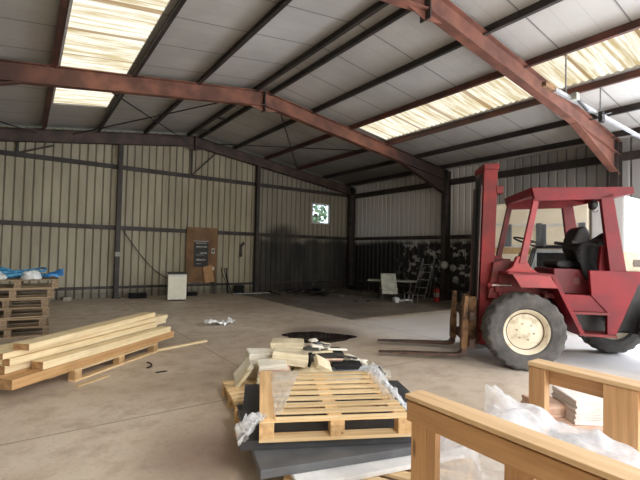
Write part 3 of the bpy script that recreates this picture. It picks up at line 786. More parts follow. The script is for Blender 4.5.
for k in range(4): hs.tube([(-6.45+.05*k+.2*math.sin(u*3+k)*.3+.28*u, -.32-.05*k+.04*math.sin(u*9), max(.02,.95*(1-u)**1.3 + .0)) for u in [i/14 for i in range(15)]], .016, 6)
tag(hs.build('hose', m_black, smooth=True), 'black hose hanging down beside the brown board to the floor', 'hose')
wh = MB(); wh.prism([(-5.62,1.34),(-5.50,1.36),(-5.52,1.72),(-5.40,1.86),(-5.46,1.92),(-5.6,1.80)], -.06, -.01, 'y')
tag(wh.build('wall_hook', m_steel_dark), 'small dark bracket on the gable wall right of the brown board', 'bracket')
# low clutter along the wall foot
R = random.Random(9)
for x, w_, h_, lab in ((-9.25,.5,.16,'dark low bundle of scrap at the wall foot left of the fridge'),(-7.6,.5,.13,'dark low scrap at the wall foot behind the fridge'),(-5.75,.30,.30,'dark machine part on the floor right of the brown board'),(-11.2,.2,.1,'small pale stone at the wall foot near the left gable post')):
    t = MB(); n = 9
    t.layered(w_, .26, h_, 3, .03, seed=int(h_*100)); o = t.build('scrap_piece', m_cloth if 'pale' not in lab else M('stone', C(160,154,140))); o.location = (x,-.42 if x > -11 else -.2,0); o.rotation_euler = (0,0,R.uniform(-.2,.2)); tag(o, lab, 'scrap')
tag(MB().cyl((-6.1,-.72,.03),(-4.75,-.95,.03),.028,8).build('metal_pipe', m_galv, smooth=True), 'pale metal pipe lying on the floor beside the middle gable post', 'pipe')

# charred heap under the small window
m_char = M('charred', C(38,36,36), C(20,19,20), .8, 12); m_charp = M('charred_ash', C(150,148,146), C(96,94,92), .8, 10)
R = random.Random(21)
for k in range(26):
    a = R.uniform(0, 2*PI); r = abs(R.gauss(0,.55)); x = -3.55 + r*math.cos(a)*1.5; y = -1.75 + r*math.sin(a)*.75; z = max(.03, .36 - r*.36)*R.uniform(.25,1)
    if k % 3 == 0:
        dx, dy = R.uniform(-.5,.5), R.uniform(-.25,.25); o = MB().tube([(-dx,-dy,0),(0,0,.05),(dx,dy,-z+.03)], .02, 6).build('charred_bar', m_char)
        lab, cat = 'charred bar in the burnt heap under the small window', 'burnt debris'
    elif k % 3 == 1:
        o = MB().layered(R.uniform(.25,.6), R.uniform(.2,.4), .05, 2, .02, bow=R.uniform(.02,.1), seed=k).build('charred_sheet', m_char); o.rotation_euler = (R.uniform(-.4,.4), R.uniform(-.3,.3), R.uniform(0,3)); z = max(z, .1)
        lab, cat = 'charred sheet in the burnt heap under the small window', 'burnt debris'
    else:
        o = MB().layered(R.uniform(.08,.16), .08, .06, 2, .01, seed=k).build('ash_lump', m_charp if k % 4 < 2 else m_char); o.rotation_euler = (0,0,R.uniform(0,3)); z += .02
        lab, cat = 'small lump of debris in the burnt heap under the small window', 'burnt debris'
    o.location = (x, y, z); tag(o, lab, cat, 'burnt heap: '+o.name.split('.')[0].replace('_',' ')+'s')

# ------------------------------------------------------------------ by the right wall
tb = thing('trestle_table', 'pale trestle table beside the sooted right wall', 'table', (-1.55,-4.25,0), math.radians(-50))
MB().box((-.95,-.3,.62),(.75,.3,.66)).build('tabletop', m_palegrey, tb)
for x in (-.6,.45):
    for y in (-.24,.24): MB().bar((x,y,0),(x+.1,y*.7,.62),.035,.035).build('leg', m_steel_dark if x<0 else m_galv, tb)
chp = thing('office_chair', 'pale grey chair with tilted back standing before the trestle table', 'chair', (-2.15,-4.50,0), math.radians(-35))
MB().prism([(-.30,.25),(-.24,.42),(.08,.92),(.14,.90),(-.1,.40),(-.12,.25)], -.26, .26, 'x').build('backrest', m_palegrey, chp, bevel=.02, rot=(0,0,0))
MB().box((-.27,-.3,.38),(.27,.2,.44)).build('seat', m_palegrey, chp, bevel=.02)
for x in (-.22,.22):
    for y in (-.24,.16): MB().bar((x,y,0),(x,y,.38),.03,.03).build('leg', m_blackm, chp)
st_ = thing('stool', 'low dark metal stool on the floor in front of the ladder', 'stool', (-1.85,-5.25,0), .3)
MB().box((-.22,-.16,.30),(.22,.16,.33)).build('seat', m_steel_dark, st_)
for x in (-.2,.2):
    for y in (-.14,.14): MB().bar((x,y,0),(x,y,.30),.025,.025).build('leg', m_galv, st_)
for k, (x, y, w_, h_, rz, lab) in enumerate(((-2.05,-4.82,.26,.10,.5,'white paper scrap on the floor under the chair'),(-2.25,-4.95,.2,.14,1.2,'white crumpled bag on the floor by the pale chair'),(-1.75,-4.95,.42,.05,-.5,'long white scrap lying on the floor left of the stool'))):
    o = MB().layered(w_, .12, h_, 3, .02, bow=.03, seed=k+40).build('paper_scrap', m_white); o.location = (x,y,0); o.rotation_euler = (0,0,rz); tag(o, lab, 'litter')
sl = thing('step_ladder', 'grey metal ladder leaning open near the sooted right wall', 'ladder', (-.75,-4.80,0), math.radians(-62))
for px, dx in ((-.30,0),(.10,0)):
    MB().bar((px,-.25,0),(px+.28,.12,1.45),.04,.025).build('rail', m_galv, sl)
    MB().bar((px+.02,.45,0),(px+.28,.14,1.40),.03,.022).build('rear_rail', m_galv, sl)
for k in range(5):
    u = (k+.6)/5.4; MB().bar((-.30+.28*u,-.25+.37*u,1.45*u),(.10+.28*u,-.25+.37*u,1.45*u),.05,.02).build('rung', m_galv, sl)
fe = thing('fire_extinguisher', 'red fire extinguisher standing on the floor near the right wall post', 'fire extinguisher', (-.80,-5.45,0))
m_fe = M('extinguisher_red', C(176,42,40), C(150,36,36), .35)
MB().lathe([(.001,0),(.095,0),(.1,.02),(.1,.36),(.085,.42),(.045,.46),(.04,.48),(.001,.48)], (0,0,0), 'z', 24, closed=False).build('cylinder', m_fe, fe, smooth=True)
MB().bar((-.02,0,.50),(.08,0,.55),.03,.02).build('handle', m_blackm, fe)
MB().box((-.03,-.03,.47),(.03,.03,.52)).build('valve', m_blackm, fe)
MB().tube([(0,-.04,.5),(-.1,-.06,.48),(-.13,-.06,.3),(-.12,-.06,.12)], .014, 8).build('hose', m_black, fe, smooth=True)
MB().lathe([(.1015,.16),(.1015,.30),(.1,.30),(.1,.16)], (0,0,0), 'z', 24).build('label', m_palegrey, fe)
dl = thing('round_lamp', 'round white lamp fixed on the right wall post beside the forklift mast', 'lamp', (-.38,-5.44,1.24))
MB().lathe([(.001,-.10),(.09,-.09),(.13,-.05),(.14,0),(.13,.03),(.001,.04)], (0,0,0), 'x', 24, closed=False).build('shade', m_palegrey, dl, smooth=True)
MB().box((.03,-.04,-.04),(.10,.04,.04)).build('bracket', m_blackm, dl)
for y, h_, w_, lab in ((-.9,.16,.6,'black debris along the right wall nearest the corner'),(-2.6,.2,.8,'black debris along the right wall left of the trestle table'),(-4.0,.14,.5,'black debris along the right wall behind the trestle table')):
    o = MB().layered(w_, .3, h_, 4, .05, bow=.04, seed=int(-y*10)).build('burnt_scrap', m_char); o.location = (-.5,y,0); o.rotation_euler = (0,0,1.5); tag(o, lab, 'burnt debris')
R = random.Random(13)
for k in range(10):
    x, y = R.uniform(-3.4,-1.0), R.uniform(-5.2,-1.6)
    o = MB().layered(R.uniform(.05,.2), .07, .03, 2, .01, seed=k+60).build('floor_chip', m_charp if k % 3 == 0 else m_char); o.location = (x,y,0); o.rotation_euler = (0,0,R.uniform(0,3)); tag(o, 'small chip of debris on the blackened floor of the burnt corner', 'burnt debris', 'chips on the burnt floor')
# ------------------------------------------------------------------ wood
w_new = wood('new_pallet_x', C(230,206,166), C(210,178,132), 'x', knots=False)
w_newy = wood('new_pallet_y', C(212,178,132), C(188,150,106), 'y')
w_old = wood('old_pallet_x', C(172,150,122), C(132,112,90), 'x', var=.25)
w_oldy = wood('old_pallet_y', C(160,138,112), C(120,102,82), 'y', var=.25)
w_lum = wood('lumber', C(238,222,186), C(220,196,152), 'x', var=.06)
w_lumo = wood('lumber_orange', C(204,164,116), C(180,138,92), 'x', var=.05)
w_lumend = M('lumber_end', C(178,140,98), C(150,112,76), .8, 20)
w_crx = wood('crate_x', C(192,152,110), C(168,128,88), 'x', var=.08)
w_cry = wood('crate_y', C(190,150,108), C(166,126,86), 'y', var=.08)
w_crz = wood('crate_z', C(192,152,110), C(168,128,88), 'z', var=.08)
w_crtop = wood('crate_top', C(206,178,142), C(186,154,116), 'y', var=.04)  # lighter copy of the crate wood: light from above put into the colour

def pallet(label, loc, rotz, L=1.2, W=1.0, n=7, bw=.1, new=True, group='pallets', rot=None, cat='pallet', e=0.0, th=.022):
    t = thing('pallet', label, cat, loc, rotz, group, rot)
    a, b = (w_new, w_newy) if new else (w_old, w_oldy)
    for k in range(n):
        y = -W/2 + bw/2 + (W-bw)*k/(n-1)
        MB().box((-L/2, y-bw/2, .144-th+e), (L/2, y+bw/2, .144+e)).build('deck_board', a, t, bevel=.002)
    for x in (-L/2+.05, 0, L/2-.05):
        MB().box((x-.05,-W/2,.10+e),(x+.05,W/2,.144-th+e)).build('stringer_board', b, t)
        for y in (-W/2+.05, 0, W/2-.05): MB().box((x-.05,y-.05,.022),(x+.05,y+.05,.10+e)).build('block', b, t, bevel=.002)
    for y in (-W/2+.05, 0, W/2-.05): MB().box((-L/2,y-.05,0),(L/2,y+.05,.022)).build('bottom_board', a, t)
    return t

# ---- stack of grey pallets at the left edge
ca_, sa_ = math.cos(math.radians(-2)), math.sin(math.radians(-2))
base = None
offs = [(-.12,.02,-1),(-.16,-.03,-3),(-.14,.03,0),(-.13,-.02,-4),(-.07,.02,-1),(.0,0,-2)]
labs = ['bottom grey pallet of the stack at the left edge','second grey pallet from the bottom of the stack at left','third grey pallet from the bottom of the stack at left','fourth grey pallet from the bottom of the stack at left','fifth grey pallet up, just under the top of the left stack','topmost grey pallet of the left stack, carrying the blue ropes']
px0, py0 = -11.72, -5.72      # right near corner of the top pallet
for k in range(6):
    dx, dy, rz = offs[k]
    lx, ly = -.6 + dx, .5 + dy
    loc = (px0 + lx*ca_ - ly*sa_, py0 + lx*sa_ + ly*ca_, .168*k + .0005)
    if base is None: base = pallet(labs[k], loc, math.radians(rz), 1.2, 1.0, 7, .11, False, 'stacked grey pallets', e=.0235)
    else: dup(base, loc, math.radians(rz), labs[k])
zt = .168*6
m_rope = M('rope_blue', C(84,158,196), C(48,112,158), .7, 20); m_film_b = M('film_blue', C(60,140,210), C(40,110,180), .4, 8)
m_bagw = M('bag_white', C(216,218,220), C(186,190,194), .5, 8)
def world_of(lx, ly, z): return Vector((px0 + lx*ca_ - ly*sa_, py0 + lx*sa_ + ly*ca_, z))
R = random.Random(2); pts = []
for i in range(64):
    a = i*.47; r = .26 + .12*math.sin(i*.61) + R.uniform(-.04,.04); pts.append(world_of(-.72 + .12*math.sin(i*.23) + r*1.5*math.cos(a), .30 + r*.75*math.sin(a), zt + .03 + .0022*i + .035*math.sin(i*1.3)))
tag(MB().tube(pts, .019, 7).build('rope_coil', m_rope, smooth=True), 'blue rope coiled loosely on top of the left pallet stack', 'rope')
def lump(name, mat, c, sx, sy, sz, label, cat, seed=0, rz=0, amp=.35, sub=1):
    bm = bmesh.new(); bmesh.ops.create_icosphere(bm, subdivisions=4, radius=1)
    for v in bm.verts:
        n = noise.noise(v.co*1.6 + Vector((seed,0,0))) + .5*noise.noise(v.co*4.2 + Vector((0,seed,0)))
        v.co *= 1 + amp*n
        if v.co.z < -.45: v.co.z = -.45
        v.co = Vector((v.co.x*sx, v.co.y*sy, (v.co.z+.45)*sz))
    me = bpy.data.meshes.new(name); bm.to_mesh(me); bm.free(); me.materials.append(mat)
    for p in me.polygons: p.use_smooth = True
    o = bpy.data.objects.new(name, me); COL.objects.link(o); o.location = c; o.rotation_euler = (0,0,rz); return tag(o, label, cat)
lump('plastic_bag', m_bagw, world_of(-.42,.12,zt), .17, .12, .10, 'white plastic bag lying on the left pallet stack in front of the ropes', 'bag', 3, -.4)
lump('plastic_bag', m_bagw, world_of(-.95,.14,zt), .22, .12, .09, 'white plastic bag at the far left on the pallet stack', 'bag', 8, -.6)
def crumple(fn, nu, nv, amp, sc, seed):
    mb = MB()
    def g(a, b):
        p = Vector(fn(a, b)); q = Vector((a*sc, b*sc, seed))
        p.z += amp*(noise.noise(q) + .5*noise.noise(q*2.3)); p.x += amp*.5*noise.noise(q*1.3+Vector((5,0,0))); p.y += amp*.5*noise.noise(q*1.3+Vector((0,7,0)))
        return p
    mb.grid(g, nu, nv); return mb
bf = crumple(lambda a, b: world_of(-.22+.30*a, .05+.30*b, zt+.05+.13*a*b), 12, 12, .05, 4, 2)
tag(bf.build('plastic_sheet', m_film_b, smooth='all', solid=.004), 'crumpled bright blue plastic at the right end of the left pallet stack', 'plastic sheet')

# ---- timber beams on their own pallet
ang = math.atan2(1.55, 1.85)
ux, uy = math.cos(ang), math.sin(ang); vx, vy = -uy, ux      # along, and back-left
PX, PY = -11.68, -8.90                                        # near right corner of the pallet
def lw(s, t, z): return (PX + ux*s + vx*t, PY + uy*s + vy*t, z)
pl_ = pallet('pale new pallet lying under the pile of timber beams', lw(.78, .47, 0), ang, 1.55, .86, 6, .1, True, 'pallets')
def beam(p, q, w, h, label, mat=None):
    """p,q: near and far end of the lower right edge, (x,y); w back from it, h up"""
    p, q = Vector(p), Vector(q); d = q-p; L_ = Vector((d.x,d.y,0)).length; a = math.atan2(d.y, d.x)
    o = MB().box((0,0,0),(L_,w,h)).build('timber_beam', mat or w_lum, bevel=.004); o.location = p; o.rotation_euler = (0, -math.atan2(d.z, L_), a)
    o.data.materials.append(w_lumend)
    for pol in o.data.polygons:
        if abs(pol.normal.x) > .9: pol.material_index = 1
    return tag(o, label, 'timber beam', 'timber beams of the left pile')
Z1 = .146
D_ = (2.1, 1.78)
beam((-12.29,-9.36,Z1),(-10.19,-7.58,Z1),.17,.105,'orange timber beam at the front of the lowest layer of the pile', w_lumo)
beam((-12.42,-9.16,Z1),(-10.40,-7.44,Z1),.17,.105,'timber beam in the lowest layer just behind the orange one', w_lumo)
beam((-12.58,-8.98,Z1),(-10.62,-7.30,Z1),.17,.105,'timber beam at the back of the lowest layer of the pile')
Z2 = Z1+.107
beam((-12.03,-9.12,Z2),(-10.27,-7.67,Z2),.16,.085,'timber beam with a recessed end in the second layer, front of the pile')
beam((-12.36,-9.10,Z2+.0),(-10.45,-7.50,Z2),.15,.085,'timber beam in the middle of the second layer of the pile')
beam((-12.50,-8.94,Z2),(-10.58,-7.32,Z2),.15,.085,'timber beam at the back of the second layer of the pile')
Z3 = Z2+.087
beam((-12.32,-9.14,Z3),(-10.47,-7.60,Z3),.10,.075,'yellow thin timber beam in the third layer, front of the pile')
beam((-12.44,-9.08,Z3),(-10.24,-7.28,Z3),.18,.075,'timber beam with the longest pale end in the third layer of the pile')
beam((-12.60,-8.90,Z3),(-10.62,-7.26,Z3),.15,.075,'timber beam at the back of the third layer of the pile')
Z4 = Z3+.077
beam((-12.38,-9.15,Z4),(-10.22,-7.30,Z4),.17,.062,'pale timber beam in the fourth layer, front of the pile')
beam((-12.55,-9.00,Z4),(-10.50,-7.26,Z4),.17,.062,'pale timber beam in the fourth layer, back of the pile')
Z5 = Z4+.064
beam((-12.16,-9.13,Z5),(-10.46,-7.44,Z5),.20,.068,'wide pale timber beam lying on the very top of the pile')
lt = MB().box((-.95,-.03,0),(0,.03,.03)).build('timber_lath', w_lum); lt.location = (-9.62,-7.54,.002); lt.rotation_euler = (0,0,.30); tag(lt, 'pale lath sticking out beyond the right end of the timber pile', 'lath')
l2 = MB().box((-.22,-.03,0),(.22,.03,.012)).build('wood_strip', w_new); l2.location = (-11.52,-8.93,.001); l2.rotation_euler = (0,0,.62); tag(l2, 'short wood strip on the floor in front of the timber pallet', 'wood strip')
hk = MB().tube([(-10.86+.09*math.cos(a), -8.55+.16*math.sin(a), .012) for a in [-1.6+i*.3 for i in range(9)]], .01, 6).build('cable_piece', m_black, smooth=True); tag(hk, 'short curved black cable on the floor right of the timber pallet', 'cable')
tw = MB().layered(.13,.04,.008,2,.02,seed=70).build('bark_scrap', m_cloth); tw.location = (-10.75,-8.95,0); tag(tw, 'small dark scrap on the floor in front of the timber pile', 'scrap')
# crumpled paper on the floor
pp = crumple(lambda a, b: (-9.14+.62*a, -6.25+.22*b, .07+.03*math.sin(a*7)), 22, 10, .09, 7, 3)
tag(pp.build('paper_sheet', M('paper_white', C(238,238,236), C(220,220,220), .6), smooth='all', solid=.003), 'crumpled white paper on the bare floor in mid view', 'paper')

# ---- puddle
t = NT('puddle_water'); t.bsdf(C(46,38,36), .04, 0, .6); m_pud = t.m
R = random.Random(6); poly = []
for i in range(60):
    a = 2*PI*i/60; r = 1 + .10*math.sin(3*a+1) + .07*math.sin(5*a) + .04*math.sin(9*a); p_, q_ = .66*math.cos(a)*r, .50*math.sin(a)*r
    poly.append((-7.72 + p_*.81 + q_*.58, -8.18 - p_*.58 + q_*.81))
tag(MB().prism(poly, .0005, .004, 'z').build('puddle', m_pud), 'dark shiny puddle on the floor behind the heap of tiles', 'puddle')

# ---- slabs and the wrapped pallet in the foreground
m_slab = M('board_black', C(62,63,66), C(46,47,50), .5, 3); m_slab2 = M('board_grey', C(98,100,104), C(80,82,86), .5, 3)
a0 = math.radians(-27.5)
c0, s0 = math.cos(a0), math.sin(a0)
def fw_(o, lx, ly, z, c=c0, s=s0): return (o[0]+lx*c-ly*s, o[1]+lx*s+ly*c, z)
bp = pallet('pallet at the bottom of the foreground stack, under the white board', (-9.98,-12.28,0), math.radians(-60), 1.2, 1.0, 7, .09, True, 'pallets')
br = MB().box((-.38,-.05,0),(.38,.05,.233)).build('timber_bearer', w_lumo); br.location = (-10.36,-11.33,0); br.rotation_euler = (0,0,math.radians(-27)); tag(br, 'timber bearer under the far left end of the black board', 'timber')
def plate(name, corner, w, d, th, rz, mat, label, cat='board'):
    o = MB().box((0,0,0),(w,d,th)).build(name, mat, bevel=.004); o.location = corner; o.rotation_euler = (0,0,math.radians(rz)); return tag(o, label, cat)
plate('board', (-10.83,-12.40,.146), 1.5, .62, .03, -14, M('board_white', C(226,227,228), C(212,213,216), .5), 'white board lying under the grey one in the foreground stack')
plate('board', (-10.995,-12.20,.178), 1.55, 1.15, .055, -16.5, m_slab2, 'dark grey board between the white and the black board of the foreground stack')
plate('board', (-11.0,-11.90,.235), 1.55, 1.22, .062, -27, m_slab, 'black board directly under the wrapped pallet in the foreground')
PO = (-10.90,-11.99)
wp = pallet('new pale pallet wrapped in plastic film on top of the black board', fw_(PO, .54, .56, .298), a0, 1.08, 1.12, 9, .070, True, 'pallets', th=.013)
eb = MB().box((-.54,-.56,.1445),(-.43,.56,.160)).build('edge_board', w_newy, wp)
def film(name='plastic_film', op=.5, col=(.9,.92,.95)):
    t = NT(name); tr = t.n('ShaderNodeBsdfTransparent'); p = t.n('ShaderNodeBsdfPrincipled')
    p.inputs['Base Color'].default_value = (*col, 1); p.inputs['Roughness'].default_value = .18; p.inputs['Specular IOR Level'].default_value = .7
    tl = t.n('ShaderNodeBsdfTranslucent'); tl.inputs[0].default_value = (*col, 1); m1 = t.n('ShaderNodeMixShader'); m1.inputs[0].default_value = .4
    t.l(p.outputs[0], m1.inputs[1]); t.l(tl.outputs[0], m1.inputs[2])
    v = t.coords(); f = t.noise(v, 7, 5); m2 = t.n('ShaderNodeMixShader'); t.l(t.smooth(f, .3, .7, op-.2, op+.2), m2.inputs[0])
    t.l(tr.outputs[0], m2.inputs[1]); t.l(m1.outputs[0], m2.inputs[2]); t.l(m2.outputs[0], t.out.inputs[0]); return t.m
m_film = film(op=.42); m_film2 = film('plastic_film_heavy', .52, (.88,.92,1.0))
ft = .298+.146
def pf(lx, ly, z): return fw_(PO, lx, ly, z)
f1 = crumple(lambda a, b: pf(.10+(.05+.22*b)*a, .06+1.02*b, ft+.018), 14, 40, .007, 5, 4)
tag(f1.build('plastic_film', film('plastic_film_flat', .55, (.92,.92,.91)), smooth='all'), 'strip of clear film along the left side of the wrapped pallet', 'plastic film')
def tuft(a, b):
    s = a; w = .03 + .11*s
    return pf(-.01 - .11*s + .05*math.sin(b*9), -.02 + (b-.5)*w*2 + .0*s, ft + .03 - .10*s*s + .04*math.sin(b*14)*s)
f2 = crumple(tuft, 20, 20, .05, 6, 5)
tag(f2.build('plastic_film', m_film, smooth='all'), 'twisted tuft of clear film at the near left corner of the wrapped pallet', 'plastic film')
f3 = crumple(lambda a, b: pf(1.0+.27*a+.02*b, .38+.80*b-.16*a, ft + .0 - .34*max(0,a-.35) + .05*math.sin(a*PI)*(.4+b*.6)), 30, 50, .06, 8, 6)
tag(f3.build('plastic_film', m_film, smooth='all'), 'crumpled clear film bunched at the far right corner of the wrapped pallet', 'plastic film')

# ---- small pallet behind with the heap of tile bundles
sp_ = pallet('new pallet under the heap of cream tile bundles behind the wrapped pallet', (-9.906,-10.675,0), math.radians(-13), 1.2, .8, 7, .075, True, 'pallets', th=.014)
def mtile(name, a, b, edge): 
    t = NT(name); X = t.xyz(); f = t.noise(t.coords((1,1,1)), 9, 4)
    g = t.noise(t.coords((2,2,90)), 1, 2)
    t.bsdf(t.mix(t.math('MULTIPLY', t.smooth(g, .35, .65), .45), t.mix(t.smooth(f, .3, .7), b, a), edge), .75, 0, .3); return t.m
m_t1 = mtile('tile_cream', C(236,226,200), C(220,208,178), C(168,148,116)); m_t2 = mtile('tile_pink', C(222,200,180), C(200,170,150), C(150,96,88))
m_t3 = mtile('tile_white', C(242,239,230), C(230,226,214), C(180,168,140)); m_t4 = mtile('tile_dark', C(96,92,88), C(70,68,66), C(50,48,46))
def bundle(x, y, z, w, d, h, n, rz, label, mat, rx=0, ry=0, bow=0, skew=(0,0), seed=0, cat='tile bundle'):
    o = MB().layered(w, d, h, n, .008, skew, bow, seed).build('tile_bundle', mat); o.location = (x,y,z); o.rotation_euler = (math.radians(rx), math.radians(ry), math.radians(rz))
    return tag(o, label, cat, 'tile bundles of the heap')
P0 = .147
BN = [
 (-9.97,-10.52,P0,.36,.32,.135,6,-28,'cream bundle at the bottom of the heap under the pinkish one',m_t1,0,0),
 (-9.62,-10.68,P0,.38,.30,.12,6,-38,'low cream bundle at the front of the heap, right of the pinkish one',m_t1,0,0),
 (-9.90,-10.16,P0,.36,.32,.15,7,-20,'cream bundle at the bottom of the heap under the white-topped one',m_t1,0,0),
 (-9.58,-10.30,P0,.32,.34,.17,8,-34,'cream bundle low in the middle of the heap under the big tilted one',m_t1,0,0),
 (-9.52,-9.96,.003,.38,.32,.34,14,-32,'tall cream bundle on the floor at the far back of the heap',m_t1,0,0),
 (-9.99,-10.56,P0+.138,.33,.28,.055,4,-31,'pink-edged bundle on the front left of the tile heap',m_t2,0,0),
 (-10.01,-10.55,P0+.196,.30,.25,.05,3,-22,'white thin bundle lying on the pink-edged one, front left of the heap',m_t3,3,-3),
 (-9.93,-10.13,P0+.153,.32,.30,.11,5,-18,'white-topped bundle at the back left of the tile heap',m_t3,0,3),
 (-9.74,-10.46,P0+.178,.40,.33,.13,7,-33,'big cream bundle tilted on top in the middle of the tile heap',m_t1,-4,7),
 (-9.50,-10.02,.346,.40,.32,.12,6,-36,'cream block on the highest point at the back of the tile heap',m_t1,0,0),
 (-9.42,-10.62,.147,.22,.26,.14,6,-40,'cream bundle on the floor between the heap and the black tray',m_t1,0,0),
 (-9.13,-10.32,.003,.42,.40,.36,12,-30,'dark bundle on the floor under the loose cream tiles',m_t4,0,0),
 (-8.80,-10.32,.003,.34,.40,.17,6,-30,'low cream bundle at the right end of the heap under the white tile',m_t1,0,0),
]
for i, (x, y, z, w_, d_, h_, n, rz, lab, mm, rx, ry) in enumerate(BN):
    bundle(x, y, z, w_, d_, h_, n, rz, lab, mm, rx, ry, .004, (.02,0), i)
def leaned(x, y, z, w_, d_, h_, n, rot, lab, mm, sd):
    o = bundle(x, y, z, w_, d_, h_, n, 0, lab, mm, seed=sd); o.rotation_euler = tuple(math.radians(q) for q in rot); return o
leaned(-10.18,-10.26,.235,.26,.30,.05,4,(6,-50,-24),'white bundle leaning against the left side of the tile heap',m_t3,21)
leaned(-10.25,-10.36,.22,.22,.28,.03,2,(4,-52,-26),'thin tile leaning outermost at the left of the tile heap',m_t1,22)
leaned(-9.42,-10.66,.29,.20,.20,.06,4,(24,30,-14),'cream bundle fallen onto its edge left of the black tray',m_t1,23)
# right end of the heap: loose tiles, black tray, grey box
gx = thing('storage_box', 'translucent grey plastic box beside the heap of cream tiles', 'box', (-9.05,-10.80,0), math.radians(-35))
b = MB(); b.box((-.34,-.16,0),(.34,.16,.02)); b.box((-.34,-.16,.02),(-.33,.16,.24)); b.box((.33,-.16,.02),(.34,.16,.24)); b.box((-.33,-.16,.02),(.33,-.15,.24)); b.box((-.33,.15,.02),(.33,.16,.24))
b.build('body', M('box_grey', C(206,208,208), C(180,184,188), .35), gx); MB().box((-.35,-.17,.22),(.35,-.16,.245)).build('rim', M('box_rim', C(120,122,126)), gx)
ky = thing('tray', 'black plastic tray on top of the grey plastic box', 'tray', (-9.11,-10.74,.247), math.radians(-33))
b = MB(); b.prism([(-.13,0),(.13,0),(.16,.05),(-.16,.05)], -.10, .10); b.build('body', m_blackm, ky, bevel=.008); MB().box((-.17,-.11,.046),(.17,.11,.055)).build('rim', m_black, ky)
R = random.Random(77)
for k in range(16):
    x, y = -9.12 + R.uniform(-.40,.55), -10.42 + R.uniform(-.22,.22)
    mm = (m_t3, m_t1, m_t4, m_t3, m_slab2)[k % 5]
    z = .40 if x < -8.96 else (.20 if x < -8.64 else .004)
    if x > -8.64 and y < -10.5: y += .2
    o = MB().layered(R.uniform(.08,.17), R.uniform(.05,.11), .016, 2, .008, seed=200+k).build('tile_shard', mm); o.location = (x, y, z + .006*k*(x < -8.64)); o.rotation_euler = (R.uniform(-.2,.2)*(x < -8.64), R.uniform(-.2,.2)*(x < -8.64), R.uniform(0,3))
    tag(o, 'broken tile shard strewn over the right part of the tile heap', 'tile', 'tile shards')
LT = ['cream loose tile on the dark bundle, rear left','cream loose tile on the dark bundle, rear middle','cream loose tile on the dark bundle, rear right','cream loose tile on the dark bundle, front left','cream loose tile on the dark bundle, front middle','white loose tile slipping off the right end of the heap','dark tile lying among the cream tiles above the black tray','pinkish tile sloping between the fallen bundle and the loose tiles']
for i, (x, y, z, rx, ry, rz, mm) in enumerate(((-9.32,-10.26,0.374,3,-6,-20,m_t3),(-9.12,-10.22,0.377,-4,3,-40,m_t3),(-8.93,-10.30,.290,2,12,-15,m_t1),(-9.26,-10.46,0.380,-10,-4,-34,m_t1),(-9.06,-10.46,0.384,-12,4,-20,m_t3),(-8.66,-10.42,.20,-4,22,-33,m_t3),(-9.00,-10.60,.32,-14,6,-50,m_t4),(-9.22,-10.60,.29,-28,0,-30,m_t2))):
    o = MB().layered(.25,.19,.024,2,.006,seed=i+80).build('tile', mm); o.location = (x, y, z); o.rotation_euler = tuple(math.radians(q) for q in (rx,ry,rz)); tag(o, LT[i], 'tile', 'loose tiles on the heap')
o = MB().layered(.46,.30,.012,2,.004,seed=95).build('tile', m_t3); o.location = (-8.40,-10.44, 0.001); o.rotation_euler = (0,0,math.radians(-44)); tag(o, 'white sheet on the floor at the right end of the tile heap', 'tile')

# ---- timber crate frame in the right foreground
cr = thing('crate_frame', 'open crate frame of raw timber standing in the right foreground', 'crate', (-10.65,-13.07,0))
def cb_(n, a, b, m): return MB().box(a, b).build(n, m, cr, bevel=.003)
Lc = 1.75
cb_('top_rail', (-.01,-Lc,.877),(.115,0,.90), w_crtop); cb_('side_rail', (0,-Lc,.768),(.035,-.005,.866), w_cry); cb_('packing_strip', (.012,-Lc,.866),(.09,-.01,.877), w_crx)
cb_('top_rail', (1.18,-Lc,.872),(1.32,0,.90), w_crtop); cb_('side_rail', (1.25,-Lc,.765),(1.285,-.01,.868), w_cry)
cb_('post', (.036,-.10,0),(.10,-.005,.87), w_crz); cb_('post', (.036,-.155,0),(.075,-.102,.87), w_crz); cb_('post', (.036,-.62,0),(.10,-.50,.87), w_crz)
cb_('post', (1.185,-.11,0),(1.249,-.005,.87), w_crz); cb_('post', (1.185,-.61,0),(1.249,-.44,.87), w_crz); cb_('post', (.036,-Lc,0),(.10,-Lc+.1,.87), w_crz); cb_('post', (1.185,-Lc,0),(1.249,-Lc+.1,.87), w_crz)
for y in (-.06,-.56,-Lc+.05): cb_('cross_board', (.10,y-.045,.02),(1.286,y+.045,.045), w_crx)
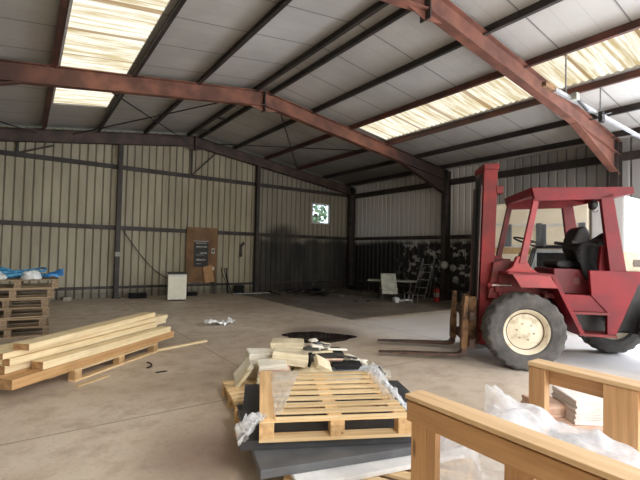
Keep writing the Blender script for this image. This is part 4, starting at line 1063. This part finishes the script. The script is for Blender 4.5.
for x in (.036, 1.245): cb_('bottom_rail', (x+.0,-Lc,0.0) if False else ((x-.03 if x<1 else x),-Lc,.0),((x-.002 if x<1 else x+.04),0,.1), w_cry)
def drape(a, b):
    y = -14.5 + 1.40*b
    if a < .62: x = -10.50 + .60*a/.62; z = .66 + .11*b + .03*math.sin(a*6+b*4) + .012*math.sin(b*17)
    else: x = -9.90 + .22*(a-.62)/.38; z = .66 + .11*b - 1.5*(a-.62) + .02*math.sin(b*14)
    if b > .94: z += (b-.94)*.8*(1 if a > .5 else -3)
    return (x, y, z)
fd = crumple(drape, 70, 110, .045, 9, 9)
tag(fd.build('plastic_sheet', m_film2, smooth='all'), 'large crumpled sheet of clear plastic draped inside the crate frame', 'plastic sheet')
def drape2(a, b):
    return (-10.44 + .07*math.sin(b*23+a*2) + .25*(1-a), -14.3 + 1.15*b + .16*a, .04 + .70*a)
fd2 = crumple(drape2, 40, 120, .06, 6, 12)
tag(fd2.build('plastic_sheet', film('plastic_film_hanging', .62, (.93,.95,.98)), smooth='all'), 'clear plastic hanging in folds behind the near side of the crate frame', 'plastic sheet')

# ---- stack of tile packs beyond the crate
p3 = pallet('pallet under the white packs beyond the crate frame', (-8.14,-13.00,0), math.radians(-35), 1.2, .9, 7, .09, False, 'pallets')
m_pk = mtile('pack_white', C(232,226,222), C(214,206,200), C(196,176,178))
for i, (x, y, z, w_, d_, h_, n, rz, lab, mm) in enumerate(((-8.22,-12.98,P0,1.0,.62,.05,4,-38,'wide dark-edged bundle at the bottom of the packs beyond the crate',m_t4),(-8.28,-12.88,P0+.052,.72,.56,.05,3,-30,'brown flattened cardboard under the white packs beyond the crate',m_t2),
   (-8.27,-12.99,P0+.104,.46,.40,.19,9,-40,'thick white pack on top of the pile beyond the crate',m_pk),(-8.50,-12.70,P0+.104,.24,.28,.10,4,-30,'small cream pack with dark red edge left of the thick white pack',m_t2),(-7.90,-13.16,P0+.052,.40,.46,.10,5,-36,'pink-edged pack at the right end of the pile beyond the crate',m_t2))):
    bundle(x, y, z, w_, d_, h_, n, rz, lab, mm, 0, 0, 0, (.015,0), 120+i)
